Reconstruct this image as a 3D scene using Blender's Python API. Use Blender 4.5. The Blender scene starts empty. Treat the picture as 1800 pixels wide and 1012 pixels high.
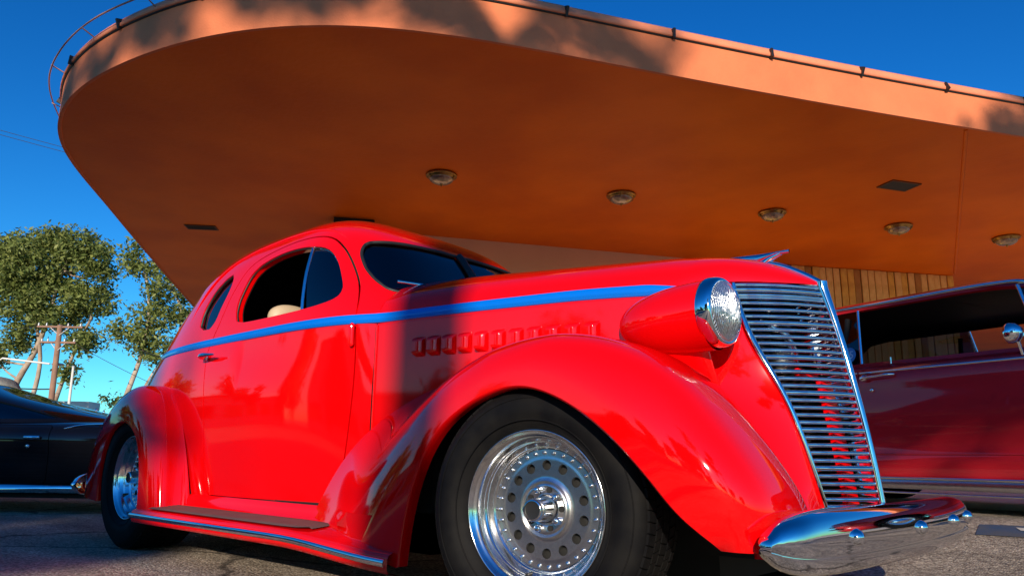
import bpy, math, random
import numpy as np
from mathutils import Matrix, Vector
R = math.radians
rnd = random.Random(7)
sc = bpy.context.scene
col = sc.collection

# ---------------------------------------------------------------- camera
cam = bpy.data.cameras.new('camera'); cam_o = bpy.data.objects.new('camera', cam); col.objects.link(cam_o)
cam.sensor_width = 36; cam.lens = 36*1331.8/1800; cam.clip_start = .05; cam.clip_end = 3000
cm = [(0.73062662, 0.6826508, 0.01313841), (0.14046552, -0.16911257, 0.97553594), (-0.66817227, 0.71090704, 0.21944704)]
cam_o.matrix_world = Matrix(((cm[0][0], cm[1][0], -cm[2][0], 1.4345844), (cm[0][1], cm[1][1], -cm[2][1], -2.42724783),
                             (cm[0][2], cm[1][2], -cm[2][2], 0.48195615), (0, 0, 0, 1)))
sc.camera = cam_o
# ---------------------------------------------------------------- light
SUN_AZ, SUN_EL = R(-52), R(17)       # azimuth measured from +x towards +y
sdir = Vector((math.cos(SUN_AZ)*math.cos(SUN_EL), math.sin(SUN_AZ)*math.cos(SUN_EL), math.sin(SUN_EL)))
world = bpy.data.worlds.new('World'); sc.world = world; world.use_nodes = True
wn = world.node_tree; wn.nodes.clear()
wo = wn.nodes.new('ShaderNodeOutputWorld'); bg = wn.nodes.new('ShaderNodeBackground'); sky = wn.nodes.new('ShaderNodeTexSky')
hs = wn.nodes.new('ShaderNodeHueSaturation'); hs.inputs['Saturation'].default_value = 1.35; hs.inputs['Value'].default_value = 1.0
sky.sky_type = 'NISHITA'; sky.sun_disc = False; sky.sun_elevation = SUN_EL
sky.sun_rotation = math.pi/2-SUN_AZ; sky.air_density = 1.0; sky.dust_density = .1; sky.ozone_density = 2.5
bg.inputs['Strength'].default_value = .11
wn.links.new(sky.outputs[0], hs.inputs['Color']); tint = wn.nodes.new('ShaderNodeMix'); tint.data_type = 'RGBA'; tint.blend_type = 'MULTIPLY'; tint.inputs[0].default_value = 1; tint.inputs[7].default_value = (.50, 1.10, 1.36, 1)
wn.links.new(hs.outputs[0], tint.inputs[6]); 
gm_ = wn.nodes.new('ShaderNodeGamma'); gm_.inputs[1].default_value = 1.2; k1 = wn.nodes.new('ShaderNodeVectorMath'); k1.operation = 'SCALE'; k1.inputs['Scale'].default_value = .127; k2 = wn.nodes.new('ShaderNodeVectorMath'); k2.operation = 'SCALE'; k2.inputs['Scale'].default_value = 1/.127
wn.links.new(tint.outputs[2], k1.inputs[0]); wn.links.new(k1.outputs[0], gm_.inputs[0]); wn.links.new(gm_.outputs[0], k2.inputs[0]); wn.links.new(k2.outputs[0], bg.inputs['Color']); wn.links.new(bg.outputs[0], wo.inputs[0])
sun = bpy.data.lights.new('sun', 'SUN'); sun.energy = 5.0; sun.angle = R(.5); sun.color = (1, .87, .70)
sun_o = bpy.data.objects.new('sun', sun); col.objects.link(sun_o)
sun_o.rotation_euler = sdir.to_track_quat('Z', 'Y').to_euler()
sc.view_settings.view_transform = 'Standard'; sc.view_settings.look = 'None'
sc.view_settings.exposure = 0.15; sc.view_settings.gamma = 1; sc.view_settings.use_curve_mapping = False
sc.cycles.max_bounces = 10; sc.cycles.diffuse_bounces = 7; sc.cycles.transparent_max_bounces = 24

# ---------------------------------------------------------------- materials
def mat(name, color, rough=.5, metal=0, coat=0, spec=.5, noise=None, bump=None, emit=None, coat_rough=.03):
    """noise = (scale, amount, second colour or None, detail); bump = (scale, strength, distance)"""
    m = bpy.data.materials.new(name); m.use_nodes = True; n = m.node_tree; b = n.nodes['Principled BSDF']
    b.inputs['Base Color'].default_value = (*color, 1); b.inputs['Roughness'].default_value = rough
    b.inputs['Metallic'].default_value = metal; b.inputs['Coat Weight'].default_value = coat
    b.inputs['Coat Roughness'].default_value = coat_rough; b.inputs['Specular IOR Level'].default_value = spec
    tc = n.nodes.new('ShaderNodeTexCoord')
    if noise:
        t = n.nodes.new('ShaderNodeTexNoise'); t.inputs['Scale'].default_value = noise[0]; t.inputs['Detail'].default_value = noise[3] if len(noise) > 3 else 6
        mp = n.nodes.new('ShaderNodeMapRange'); mp.inputs[1].default_value = .35; mp.inputs[2].default_value = .65
        mp.inputs[3].default_value = 0; mp.inputs[4].default_value = noise[1]
        mx = n.nodes.new('ShaderNodeMix'); mx.data_type = 'RGBA'
        mx.inputs[6].default_value = (*color, 1); mx.inputs[7].default_value = (*(noise[2] or tuple(c*.5 for c in color)), 1)
        n.links.new(tc.outputs['Object'], t.inputs['Vector']); n.links.new(t.outputs['Fac'], mp.inputs[0])
        n.links.new(mp.outputs[0], mx.inputs[0]); n.links.new(mx.outputs[2], b.inputs['Base Color'])
    if bump:
        t = n.nodes.new('ShaderNodeTexNoise'); t.inputs['Scale'].default_value = bump[0]; t.inputs['Detail'].default_value = 8
        bp = n.nodes.new('ShaderNodeBump'); bp.inputs['Strength'].default_value = bump[1]; bp.inputs['Distance'].default_value = bump[2]
        n.links.new(tc.outputs['Object'], t.inputs['Vector']); n.links.new(t.outputs['Fac'], bp.inputs['Height']); n.links.new(bp.outputs[0], b.inputs['Normal'])
    if emit: b.inputs['Emission Color'].default_value = (*emit[0], 1); b.inputs['Emission Strength'].default_value = emit[1]
    return m

def glass(name, tint, fac_tint=1.0, ior=1.5):
    m = bpy.data.materials.new(name); m.use_nodes = True; n = m.node_tree; n.nodes.clear()
    o = n.nodes.new('ShaderNodeOutputMaterial'); tr = n.nodes.new('ShaderNodeBsdfTransparent'); gl = n.nodes.new('ShaderNodeBsdfGlossy')
    fr = n.nodes.new('ShaderNodeFresnel'); fr.inputs['IOR'].default_value = ior; mx = n.nodes.new('ShaderNodeMixShader')
    tr.inputs['Color'].default_value = (*tint, 1); gl.inputs['Roughness'].default_value = .01; gl.inputs['Color'].default_value = (1, 1, 1, 1)
    n.links.new(fr.outputs[0], mx.inputs[0]); n.links.new(tr.outputs[0], mx.inputs[1]); n.links.new(gl.outputs[0], mx.inputs[2]); n.links.new(mx.outputs[0], o.inputs['Surface'])
    return m

M = dict(
 red=mat('red_paint', (.74, .001, .002), .5, 0, 1, .0, noise=(3.0, .25, (.72, .002, .004)), bump=(500, .02, .001), coat_rough=.05),
 burgundy=mat('burgundy_paint', (.50, .013, .022), .4, .0, 1, .1, bump=(600, .012, .001)),
 black=mat('black_paint', (.003, .003, .004), .5, 0, .8, .0),
 blue=mat('blue_trim_paint', (.0, .15, .66), .4, .0, 1, .2),
 chrome=mat('chrome', (.86, .87, .89), .045, 1, bump=(30, .03, .002)),
 alloy=mat('polished_alloy', (.80, .80, .80), .13, 1, noise=(90, .35, (.62, .62, .62)), bump=(160, .05, .001)),
 satin=mat('satin_alloy', (.62, .62, .62), .24, 1, noise=(60, .5, (.45, .45, .46)), bump=(220, .08, .001)),
 rubber=mat('tyre_rubber', (.004, .004, .005), .65, 0, 0, .10, noise=(14, .6, (.012, .011, .010)), bump=(240, .15, .002)),
 dark=mat('dark_lining', (.006, .006, .006), .8),
 gasket=mat('rubber_gasket', (.012, .012, .012), .5),
 mat_=mat('board_rubber', (.085, .065, .06), .6, noise=(9, .6, (.12, .09, .08)), bump=(120, .3, .002)),
 tan=mat('tan_leather', (.55, .42, .28), .55, bump=(80, .2, .002)),
 lens=mat('lamp_lens', (.50, .53, .56), .22, .85, 1, .8),
 wind=glass('windscreen_glass', (.10, .12, .15), ior=1.75), vent=glass('vent_glass', (.10, .13, .20), ior=1.9), clear=glass('clear_glass', (.8, .84, .84), ior=1.45),
)

def flute(m, scale=95, dist=.003):
    n = m.node_tree; b = n.nodes['Principled BSDF']; tc = n.nodes.new('ShaderNodeTexCoord'); w = n.nodes.new('ShaderNodeTexWave'); w.bands_direction = 'Y'; w.inputs['Scale'].default_value = scale/6.28; w.inputs['Distortion'].default_value = .3
    bp = n.nodes.new('ShaderNodeBump'); bp.inputs['Strength'].default_value = 1; bp.inputs['Distance'].default_value = dist
    t = n.nodes.new('ShaderNodeTexNoise'); t.inputs['Scale'].default_value = 28; b2 = n.nodes.new('ShaderNodeBump'); b2.inputs['Strength'].default_value = .5; b2.inputs['Distance'].default_value = .006
    n.links.new(tc.outputs['Object'], w.inputs['Vector']); n.links.new(w.outputs['Fac'], bp.inputs['Height']); n.links.new(tc.outputs['Object'], t.inputs['Vector']); n.links.new(t.outputs['Fac'], b2.inputs['Height']); n.links.new(bp.outputs[0], b2.inputs['Normal']); n.links.new(b2.outputs[0], b.inputs['Normal'])
flute(M['lens'], 330, .004)

# ---------------------------------------------------------------- object helpers
def tag(o, label=None, cat=None, group=None, kind=None):
    if label: o['label'] = label
    if cat: o['category'] = cat
    if group: o['group'] = group
    if kind: o['kind'] = kind
    return o
def thing(name, label, cat, loc=(0, 0, 0), rz=0, group=None):
    o = bpy.data.objects.new(name, None); col.objects.link(o); o.location = loc; o.rotation_euler.z = rz; o.empty_display_size = .3
    return tag(o, label, cat, group)
OFF = [(0, 0, 0)]            # part vertices are given in a frame whose origin is this offset from the thing's base
def mesh(name, V, F, m, parent=None, smooth=True, N=None, group=None, offset=True):
    me = bpy.data.meshes.new(name)
    V = np.asarray(V, float)
    if parent is not None and offset: V = V-np.array(OFF[-1])
    me.from_pydata(V.tolist(), [], [tuple(int(i) for i in f) for f in F]); me.update()
    for k in (m if isinstance(m, (list, tuple)) else [m]): me.materials.append(M[k] if isinstance(k, str) else k)
    if smooth: me.polygons.foreach_set('use_smooth', [True]*len(me.polygons))
    if N is not None: me.normals_split_custom_set_from_vertices(np.asarray(N, float).tolist())
    o = bpy.data.objects.new(name, me); col.objects.link(o)
    if parent is not None: o.parent = parent
    return o
def share(o, parent=None, loc=None, rot=None):
    c = o.copy(); col.objects.link(c); c.parent = parent if parent is not None else o.parent
    if loc is not None: c.location = loc
    if rot is not None: c.rotation_euler = rot
    return c
def copy_tree(o, parent=None):
    c = o.copy(); col.objects.link(c); c.parent = parent
    for ch in [x for x in col.objects if x.parent == o]: copy_tree(ch, c)
    return c

class Sheet:
    def __init__(s, V, N, F): s.V = np.asarray(V, float).reshape(-1, 3); s.N = np.asarray(N, float).reshape(-1, 3); s.F = [tuple(f) for f in F]; s.cut = len(s.V)
    def copy(s): c = Sheet(s.V.copy(), s.N.copy(), list(s.F)); c.cut = s.cut; return c
    def mirror(s):
        k = np.array([1, -1, 1.]); c = Sheet(s.V*k, s.N*k, [f[::-1] for f in s.F]); c.cut = s.cut; return c
    def offset(s, d): c = s.copy(); c.V = c.V+c.N*d; return c
    def flip(s): c = s.copy(); c.N = -c.N; c.F = [f[::-1] for f in c.F]; return c
    def plus(s, o):
        n = len(s.V); c = Sheet(np.vstack([s.V, o.V]), np.vstack([s.N, o.N]), s.F+[tuple(i+n for i in f) for f in o.F]); return c
    def orient(s):
        F = []
        for f in s.F:
            p = s.V[list(f)]; g = np.zeros(3)
            for i in range(1, len(f)-1): g += np.cross(p[i]-p[0], p[i+1]-p[0])
            F.append(f if g@s.N[list(f)].sum(0) >= 0 else f[::-1])
        s.F = F; return s
    def used(s):
        idx = sorted({i for f in s.F for i in f}); mp = {j: i for i, j in enumerate(idx)}
        if not idx: return Sheet(np.zeros((0, 3)), np.zeros((0, 3)), [])
        c = Sheet(s.V[idx], s.N[idx], [tuple(mp[i] for i in f) for f in s.F]); c.cutset = {mp[i] for i in idx if i >= s.cut}; return c
    def split(s, g):
        """g per vertex: returns (part where g<0, part where g>=0), cut along g = 0"""
        g = np.asarray(g, float); V = list(s.V); N = list(s.N); cache = {}; fin = []; fout = []
        def cross(a, b):
            k = (a, b) if a < b else (b, a)
            if k not in cache:
                t = g[a]/(g[a]-g[b]); t = min(max(t, 0), 1); V.append(s.V[a]+(s.V[b]-s.V[a])*t); n = s.N[a]+(s.N[b]-s.N[a])*t; N.append(n/max(np.linalg.norm(n), 1e-9)); cache[k] = len(V)-1
            return cache[k]
        for f in s.F:
            q = [g[i] < 0 for i in f]
            if all(q): fin.append(f); continue
            if not any(q): fout.append(f); continue
            for side, out in ((True, fin), (False, fout)):
                r = []
                for i in range(len(f)):
                    a, b = f[i], f[(i+1) % len(f)]; qa, qb = q[i], q[(i+1) % len(f)]
                    if qa == side: r.append(a)
                    if qa != qb: r.append(cross(a, b))
                if len(r) > 2: out.append(tuple(r))
        A = Sheet(V, N, fin); B = Sheet(V, N, fout)
        c0 = min(s.cut, len(s.V)) if hasattr(s, 'keepcut') else len(s.V)
        A.cut = B.cut = c0
        return A, B
    def rim(s, depth, only=None, inset=0):
        """a return flange along the boundary edges made by the last cut"""
        cnt = {}
        for f in s.F:
            for i in range(len(f)):
                a, b = f[i], f[(i+1) % len(f)]; k = (min(a, b), max(a, b)); cnt[k] = (cnt.get(k, (0, 0))[0]+1, (a, b))
        V = []; N = []; F = []
        for k, (c, (a, b)) in cnt.items():
            if c != 1 or (only and not only(k)): continue
            p, q = s.V[a], s.V[b]; e = q-p
            if np.linalg.norm(e) < 1e-7: continue
            n = np.cross(e, s.N[a]); n = n/max(np.linalg.norm(n), 1e-9); j = len(V)
            V += [p, q, q-s.N[b]*depth, p-s.N[a]*depth]; N += [n]*4; F.append((j, j+3, j+2, j+1))
        if not V: return Sheet(np.zeros((0, 3)), np.zeros((0, 3)), [])
        return Sheet(V, N, F)
    def build(s, name, m, parent=None, offset=True):
        c = s.used().orient()
        return mesh(name, c.V, c.F, m, parent, True, c.N, offset=offset)

def grid(P, ref=None, close_u=False, close_v=False):
    """P[u][v] -> Sheet; normals by differences; ref = point the normals face away from (or callable)"""
    P = np.asarray(P, float); nu, nv = P.shape[:2]
    def diff(a, ax, cl):
        if cl: return np.roll(a, -1, ax)-np.roll(a, 1, ax)
        return np.gradient(a, axis=ax)
    n = np.cross(diff(P, 0, close_u), diff(P, 1, close_v))
    L = np.linalg.norm(n, axis=2, keepdims=True)
    bad = L[..., 0] < 1e-9
    n = n/np.maximum(L, 1e-12)
    if bad.any():
        for i, j in zip(*np.where(bad)):
            for di, dj in ((1, 0), (-1, 0), (0, 1), (0, -1), (2, 0), (-2, 0), (0, 2), (0, -2)):
                a, b = i+di, j+dj
                if 0 <= a < nu and 0 <= b < nv and not bad[a, b]: n[i, j] = n[a, b]; break
    if ref is not None:
        d = P-np.asarray(ref(P) if callable(ref) else ref)
        if (n*d).sum() < 0: n = -n
    F = []
    for i in range(nu if close_u else nu-1):
        for j in range(nv if close_v else nv-1):
            i2, j2 = (i+1) % nu, (j+1) % nv
            F.append((i*nv+j, i2*nv+j, i2*nv+j2, i*nv+j2))
    return Sheet(P.reshape(-1, 3), n.reshape(-1, 3), F)

def closed_curve(pts, k=10):
    """smooth closed Catmull-Rom through pts"""
    P = np.asarray(pts, float); n = len(P); out = []
    for i in range(n):
        a, b, c, d = P[(i-1) % n], P[i], P[(i+1) % n], P[(i+2) % n]
        for t in np.linspace(0, 1, k, endpoint=False):
            out.append(.5*((2*b)+(-a+c)*t+(2*a-5*b+4*c-d)*t*t+(-a+3*b-3*c+d)*t**3))
    return np.array(out)
def sdf(poly, Q):
    """signed distance (negative inside) of points Q (n,2) to a closed polyline"""
    poly = np.asarray(poly, float); Q = np.asarray(Q, float)
    A = poly; B = np.roll(poly, -1, 0); d = np.full(len(Q), 1e9); ins = np.zeros(len(Q), bool)
    for a, b in zip(A, B):
        e = b-a; w = Q-a; t = np.clip((w@e)/max(e@e, 1e-12), 0, 1); d = np.minimum(d, np.linalg.norm(w-t[:, None]*e, axis=1))
        c = ((a[1] > Q[:, 1]) != (b[1] > Q[:, 1]))
        with np.errstate(divide='ignore', invalid='ignore'):
            xi = (b[0]-a[0])*(Q[:, 1]-a[1])/(b[1]-a[1]+1e-15)+a[0]
        ins ^= c & (Q[:, 0] < xi)
    return np.where(ins, -d, d)

def frames(P, closed=False, up=(0, 0, 1)):
    P = np.asarray(P, float); T = (np.roll(P, -1, 0)-np.roll(P, 1, 0)) if closed else np.gradient(P, axis=0)
    T /= np.maximum(np.linalg.norm(T, axis=1, keepdims=True), 1e-12); up = np.broadcast_to(np.asarray(up, float), T.shape)
    S = np.cross(T, up); l = np.linalg.norm(S, axis=1, keepdims=True); S = np.where(l < 1e-4, np.array([1., 0, 0]), S/np.maximum(l, 1e-9)); U = np.cross(S, T)
    return T, S, U
def tube(P, r, seg=10, closed=False, up=(0, 0, 1), flat=1.0, caps=True):
    """tube along P; r scalar or per point; flat scales the section along S"""
    P = np.asarray(P, float); r = np.broadcast_to(np.asarray(r, float), (len(P),)); T, S, U = frames(P, closed, up)
    a = np.linspace(0, 2*np.pi, seg, endpoint=False)
    G = P[:, None]+(S[:, None]*np.cos(a)[None, :, None]*flat+U[:, None]*np.sin(a)[None, :, None])*r[:, None, None]
    sh = grid(G, lambda q: np.broadcast_to(P[:, None], q.shape), close_u=closed, close_v=True)
    if caps and not closed:
        for i, s in ((0, -1), (len(P)-1, 1)):
            n = len(sh.V); sh.V = np.vstack([sh.V, G[i]]); sh.N = np.vstack([sh.N, np.repeat([T[i]*s], seg, 0)]); sh.F.append(tuple(range(n, n+seg)))
    return sh
def lathe(prof, seg=48, origin=(0, 0, 0), axis='x', ref=None):
    """prof = [(along, radius)]"""
    a = np.linspace(0, 2*np.pi, seg, endpoint=False); pr = np.asarray(prof, float)
    c, s = np.cos(a), np.sin(a); u = np.repeat(pr[:, :1], seg, 1); rr = pr[:, 1:]
    k = {'x': (u, rr*c, rr*s), 'y': (rr*c, u, rr*s), 'z': (rr*c, rr*s, u)}[axis]
    G = np.stack(k, -1)+np.asarray(origin, float)
    return grid(G, ref, close_v=True)
def box(x0, x1, y0, y1, z0, z1):
    V = [(x, y, z) for x in (x0, x1) for y in (y0, y1) for z in (z0, z1)]
    return V, [(0, 1, 3, 2), (4, 6, 7, 5), (0, 4, 5, 1), (2, 3, 7, 6), (0, 2, 6, 4), (1, 5, 7, 3)]
def box_obj(name, m, parent, *b, bev=.0, offset=True):
    V, F = box(*b); o = mesh(name, V, F, m, parent, False, offset=offset)
    if bev:
        md = o.modifiers.new('bevel', 'BEVEL'); md.width = bev; md.segments = 2
    return o
def join(*parts):
    V = []; F = []
    for v, f in parts:
        n = len(V); V += [tuple(p) for p in v]; F += [tuple(i+n for i in q) for q in f]
    return V, F
def smooth_path(P, k=2, closed=True):
    for _ in range(k):
        if closed: P = (np.roll(P, 1, 0)+2*P+np.roll(P, -1, 0))/4
        else: Q = P.copy(); Q[1:-1] = (P[:-2]+2*P[1:-1]+P[2:])/4; P = Q
    return P
def pillow(c, sx, sy, sz, n=3.0, ku=16, kv=24):
    u = np.linspace(-np.pi/2, np.pi/2, ku); v = np.linspace(0, 2*np.pi, kv, endpoint=False)
    f = lambda t: np.sign(t)*np.abs(t)**(2/n)
    G = np.array([[(c[0]+sx*f(np.cos(a))*f(np.cos(b)), c[1]+sy*f(np.cos(a))*f(np.sin(b)), c[2]+sz*f(np.sin(a))) for b in v] for a in u])
    return grid(G, c, close_v=True)
def spline(xs, ys):
    """natural cubic spline through (xs, ys); ys may be vectors"""
    xs = np.asarray(xs, float); ys = np.asarray(ys, float)
    one = ys.ndim == 1
    if one: ys = ys[:, None]
    n = len(xs); h = np.diff(xs); A = np.zeros((n, n)); B = np.zeros((n, ys.shape[1]))
    A[0, 0] = A[-1, -1] = 1
    for i in range(1, n-1):
        A[i, i-1] = h[i-1]; A[i, i] = 2*(h[i-1]+h[i]); A[i, i+1] = h[i]
        B[i] = 6*((ys[i+1]-ys[i])/h[i]-(ys[i]-ys[i-1])/h[i-1])
    m = np.linalg.solve(A, B)
    def f(x):
        x = np.atleast_1d(np.asarray(x, float))
        k = np.clip(np.searchsorted(xs, x)-1, 0, n-2)
        t = x-xs[k]; hk = h[k]
        a = (xs[k+1]-x)/hk; b = t/hk
        r = (a[:, None]*ys[k]+b[:, None]*ys[k+1] + ((a**3-a)*hk**2/6)[:, None]*m[k] + ((b**3-b)*hk**2/6)[:, None]*m[k+1])
        return r[:, 0] if one else r
    return f

def chord(P):
    P = np.asarray(P, float)
    d = np.r_[0, np.cumsum(np.linalg.norm(np.diff(P, axis=0), axis=1))]
    return d/d[-1]

# ---- the coupe's body lines: x forward from the front axle, y to the car's left, z up
XM = -1.95
GH = np.array([  # z, half width, rear x, front x
 (1.03, .705, -3.58, -.87), (1.12, .697, -3.45, -.94), (1.22, .682, -3.32, -1.02), (1.32, .658, -3.18, -1.10),
 (1.40, .632, -3.10, -1.165), (1.48, .592, -2.97, -1.25), (1.54, .542, -2.84, -1.35), (1.60, .455, -2.65, -1.48),
 (1.65, .330, -2.42, -1.62), (1.683, .18, -2.18, -1.77), (1.693, .004, -1.96, -1.94)])
gh_t = chord(GH[:, :2]); gh_f = spline(gh_t, GH)
lw_f = spline([.20, .45, .70, .88, 1.03], [(.70, -3.70), (.712, -3.85), (.725, -3.86), (.722, -3.76), (.705, -3.58)])
NF, NR = 4.0, 2.8

def smooth(a, b, x):
    t = np.clip((x-a)/(b-a), 0, 1); return t*t*(3-2*t)

def belt_y(x):  # half width of the belt line ahead of XM
    t = np.clip((x-XM)/(-.87-XM), 0, .999); return .705*(1-t**NF)**(1/NF)

def side_y(x, z):  # lower body side, ahead of XM back to the cowl seam
    w = lw_f(z)[:, 0] if np.ndim(z) else lw_f([z])[0, 0]
    t = np.clip((x-XM)/(-1.04-XM), 0, 1)
    a = w-(w-.60)*t**2.4
    k = smooth(.72, 1.03, z)
    return a*(1-k)+belt_y(x)*k

hood_y = spline([-1.04, -.8, -.5, -.2, 0, .2, .3], [.592, .556, .503, .44, .398, .348, .312])
hood_top = spline([-1.4, -1.04, -.85, -.52, .02, .29, .41, .48, .51, .53], [1.262, 1.256, 1.25, 1.228, 1.19, 1.158, 1.12, 1.08, 1.06, 1.045])
prow_f = spline([.20, .34, .51, .69, .93, 1.04], [.665, .65, .63, .60, .55, .52])
gedge = spline([.20, .33, .41, .52, .69, .87, 1.04], [(.555, -.115), (.545, -.14), (.535, -.165), (.515, -.19), (.462, -.215), (.38, -.24), (.335, -.235)])
# ================================================================ setting
def gz(y):
    t = np.clip((np.asarray(y, float)-1.0)/1.9, 0, 1); return .18*t*t*(3-2*t)
def ground_mat():
    m = bpy.data.materials.new('asphalt'); m.use_nodes = True; n = m.node_tree; b = n.nodes['Principled BSDF']; L = n.links.new
    b.inputs['Roughness'].default_value = .88; b.inputs['Specular IOR Level'].default_value = .25
    tc = n.nodes.new('ShaderNodeTexCoord')
    def nz(s, d, sc_=None):
        t = n.nodes.new('ShaderNodeTexNoise'); t.inputs['Scale'].default_value = s; t.inputs['Detail'].default_value = d
        if sc_:
            mp = n.nodes.new('ShaderNodeMapping'); mp.inputs['Scale'].default_value = sc_; L(tc.outputs['Object'], mp.inputs[0]); L(mp.outputs[0], t.inputs['Vector'])
        else: L(tc.outputs['Object'], t.inputs['Vector'])
        return t
    v = n.nodes.new('ShaderNodeTexVoronoi'); v.inputs['Scale'].default_value = 105; L(tc.outputs['Object'], v.inputs['Vector'])
    r1 = n.nodes.new('ShaderNodeValToRGB'); e = r1.color_ramp.elements; e[0].position = 0; e[0].color = (.17, .135, .10, 1); e[1].position = 1; e[1].color = (.66, .55, .42, 1)
    e2 = e.new(.5); e2.color = (.36, .29, .225, 1)
    sep = n.nodes.new('ShaderNodeSeparateColor'); L(v.outputs['Color'], sep.inputs[0]); L(sep.outputs[0], r1.inputs[0])
    st = nz(1.1, 8, (.5, 2.2, 1)); mr = n.nodes.new('ShaderNodeMapRange'); mr.inputs[1].default_value = .35; mr.inputs[2].default_value = .68; mr.inputs[3].default_value = .55; mr.inputs[4].default_value = 1.12; L(st.outputs['Fac'], mr.inputs[0])
    mx = n.nodes.new('ShaderNodeMix'); mx.data_type = 'RGBA'; mx.blend_type = 'MULTIPLY'; mx.inputs[0].default_value = 1; L(r1.outputs[0], mx.inputs[6]); L(mr.outputs[0], mx.inputs[7])
    # cracks sealed with tar
    c = n.nodes.new('ShaderNodeTexVoronoi'); c.feature = 'DISTANCE_TO_EDGE'; c.inputs['Scale'].default_value = .45
    wv = nz(1.6, 4); ad = n.nodes.new('ShaderNodeMix'); ad.data_type = 'RGBA'; ad.blend_type = 'ADD'; ad.inputs[0].default_value = .6; L(tc.outputs['Object'], ad.inputs[6]); L(wv.outputs['Color'], ad.inputs[7]); L(ad.outputs[2], c.inputs['Vector'])
    cr = n.nodes.new('ShaderNodeMapRange'); cr.inputs[1].default_value = .004; cr.inputs[2].default_value = .012; cr.inputs[3].default_value = .35; cr.inputs[4].default_value = 1; L(c.outputs['Distance'], cr.inputs[0])
    m2 = n.nodes.new('ShaderNodeMix'); m2.data_type = 'RGBA'; m2.blend_type = 'MULTIPLY'; m2.inputs[0].default_value = 1; L(mx.outputs[2], m2.inputs[6]); L(cr.outputs[0], m2.inputs[7]); L(m2.outputs[2], b.inputs['Base Color'])
    bp = n.nodes.new('ShaderNodeBump'); bp.inputs['Strength'].default_value = .9; bp.inputs['Distance'].default_value = .006; L(v.outputs['Distance'], bp.inputs['Height']); bp.invert = True
    b2 = n.nodes.new('ShaderNodeBump'); b2.inputs['Strength'].default_value = .5; b2.inputs['Distance'].default_value = .02; L(nz(14, 8).outputs['Fac'], b2.inputs['Height']); L(bp.outputs[0], b2.inputs['Normal']); L(b2.outputs[0], b.inputs['Normal'])
    return m
ys_ = np.r_[-400, -60, -10, 0, np.linspace(1, 2.9, 20), 6, 30, 900]; xs_ = np.r_[-900, -60, -10, 0, 10, 60, 600]
V = [(x, y, float(gz(y))) for y in ys_ for x in xs_]; nx_ = len(xs_)
F = [(j*nx_+i, j*nx_+i+1, (j+1)*nx_+i+1, (j+1)*nx_+i) for j in range(len(ys_)-1) for i in range(nx_-1)]
tag(mesh('ground', V, F, ground_mat(), None, True), kind='structure')
def on_ground(pts, dz=.004): return [(x, y, float(gz(y))+dz) for x, y in pts]
blue_p = mat('worn_blue_paint', (.03, .07, .14), .7, noise=(6, .7, (.09, .09, .09)), bump=(60, .4, .004))
white_p = mat('worn_white_paint', (.6, .57, .5), .7, noise=(9, .6, (.3, .27, .22)), bump=(60, .4, .004))
def quad_sheet(a, b, c, d, n=8):
    a, b, c, d = map(np.array, (a, b, c, d)); V = []; F = []
    for i in range(n+1):
        for j in range(n+1):
            u, v = i/n, j/n; V.append(tuple((a*(1-u)+b*u)*(1-v)+(d*(1-u)+c*u)*v))
    for i in range(n):
        for j in range(n): F.append((i*(n+1)+j, (i+1)*(n+1)+j, (i+1)*(n+1)+j+1, i*(n+1)+j+1))
    return V, F
PV, PF = quad_sheet((.346, 2.515), (.387, 2.22), (1.3, 2.26), (1.25, 2.64)); 
pb = mesh('parking_marking', on_ground(PV), PF, blue_p, None, False); tag(pb, kind='structure')
PV, PF = quad_sheet((.525, 2.46), (.56, 2.38), (1.0, 2.38), (.98, 2.48)); mesh('painted_symbol', on_ground(PV, .007), PF, white_p, pb, False, offset=False)

pad_m = mat('bounce_concrete', (.62, .53, .40), .9, noise=(3, .5, (.50, .42, .31)), bump=(50, .3, .004))
tag(mesh('bounce_pad', [(-4.6, 4.0, .184), (-.55, 4.0, .184), (2.6, 3.1, .184), (14, 3.1, .184), (14, 22, .184), (1.6, 22, .184), (-6.4, 8.3, .184)], [(0, 1, 2, 3, 4, 5, 6)], pad_m, None, False), kind='structure')  # unseen pale pad, added to bounce sunlight up under the canopy
# --- the canopy building
stucco = mat('salmon_stucco', (.74, .205, .078), .85, noise=(2.2, .5, (.56, .145, .055)), bump=(45, .35, .01))
soff_m = mat('orange_soffit_paint', (.88, .185, .006), .5, 0, 0, .12, noise=(.8, .7, (.66, .11, .004), 12), bump=(16, .4, .01))
cope_m = mat('coping_paint', (.86, .27, .13), .7, noise=(5, .4, (.6, .17, .09)))
canopy = thing('canopy_building', 'sweeping orange drive-in canopy with a salmon edge band over both parked cars', 'canopy', (-6, 8, 0)); OFF.append((-6, 8, 0))
edge = np.array([(-18.5, 6.46), (-14.15, 3.60), (-11.75, 2.04), (-10.27, 1.09), (-9.29, .46), (-8.44, .02), (-7.91, -.15), (-7.37, -.24), (-6.80, -.26), (-6.04, -.17), (-5.30, .01), (-4.66, .27), (-4.18, .56), (-3.80, .88), (-3.46, 1.27), (-3.03, 1.92), (-2.62, 2.66), (-2.04, 3.74), (-1.38, 4.93), (-.66, 6.18), (.16, 7.56)])
eds = spline(chord(edge), edge)(np.linspace(0, 1, 150)); eds = smooth_path(np.column_stack([eds, np.zeros(150)]), 12, False)[:, :2]
eds = np.vstack([[(-26.5, 11.75), (-22.5, 9.1)], eds, [(3.1, 12.45), (7.0, 19.0), (12, 27.4)]])
H0, H1 = 4.2, 4.60
T_, S_, U_ = frames(np.column_stack([eds, np.zeros(len(eds))])); outn = S_[:, :2]
n = len(eds); back = [(6, 34), (-24, 22)]
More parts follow.
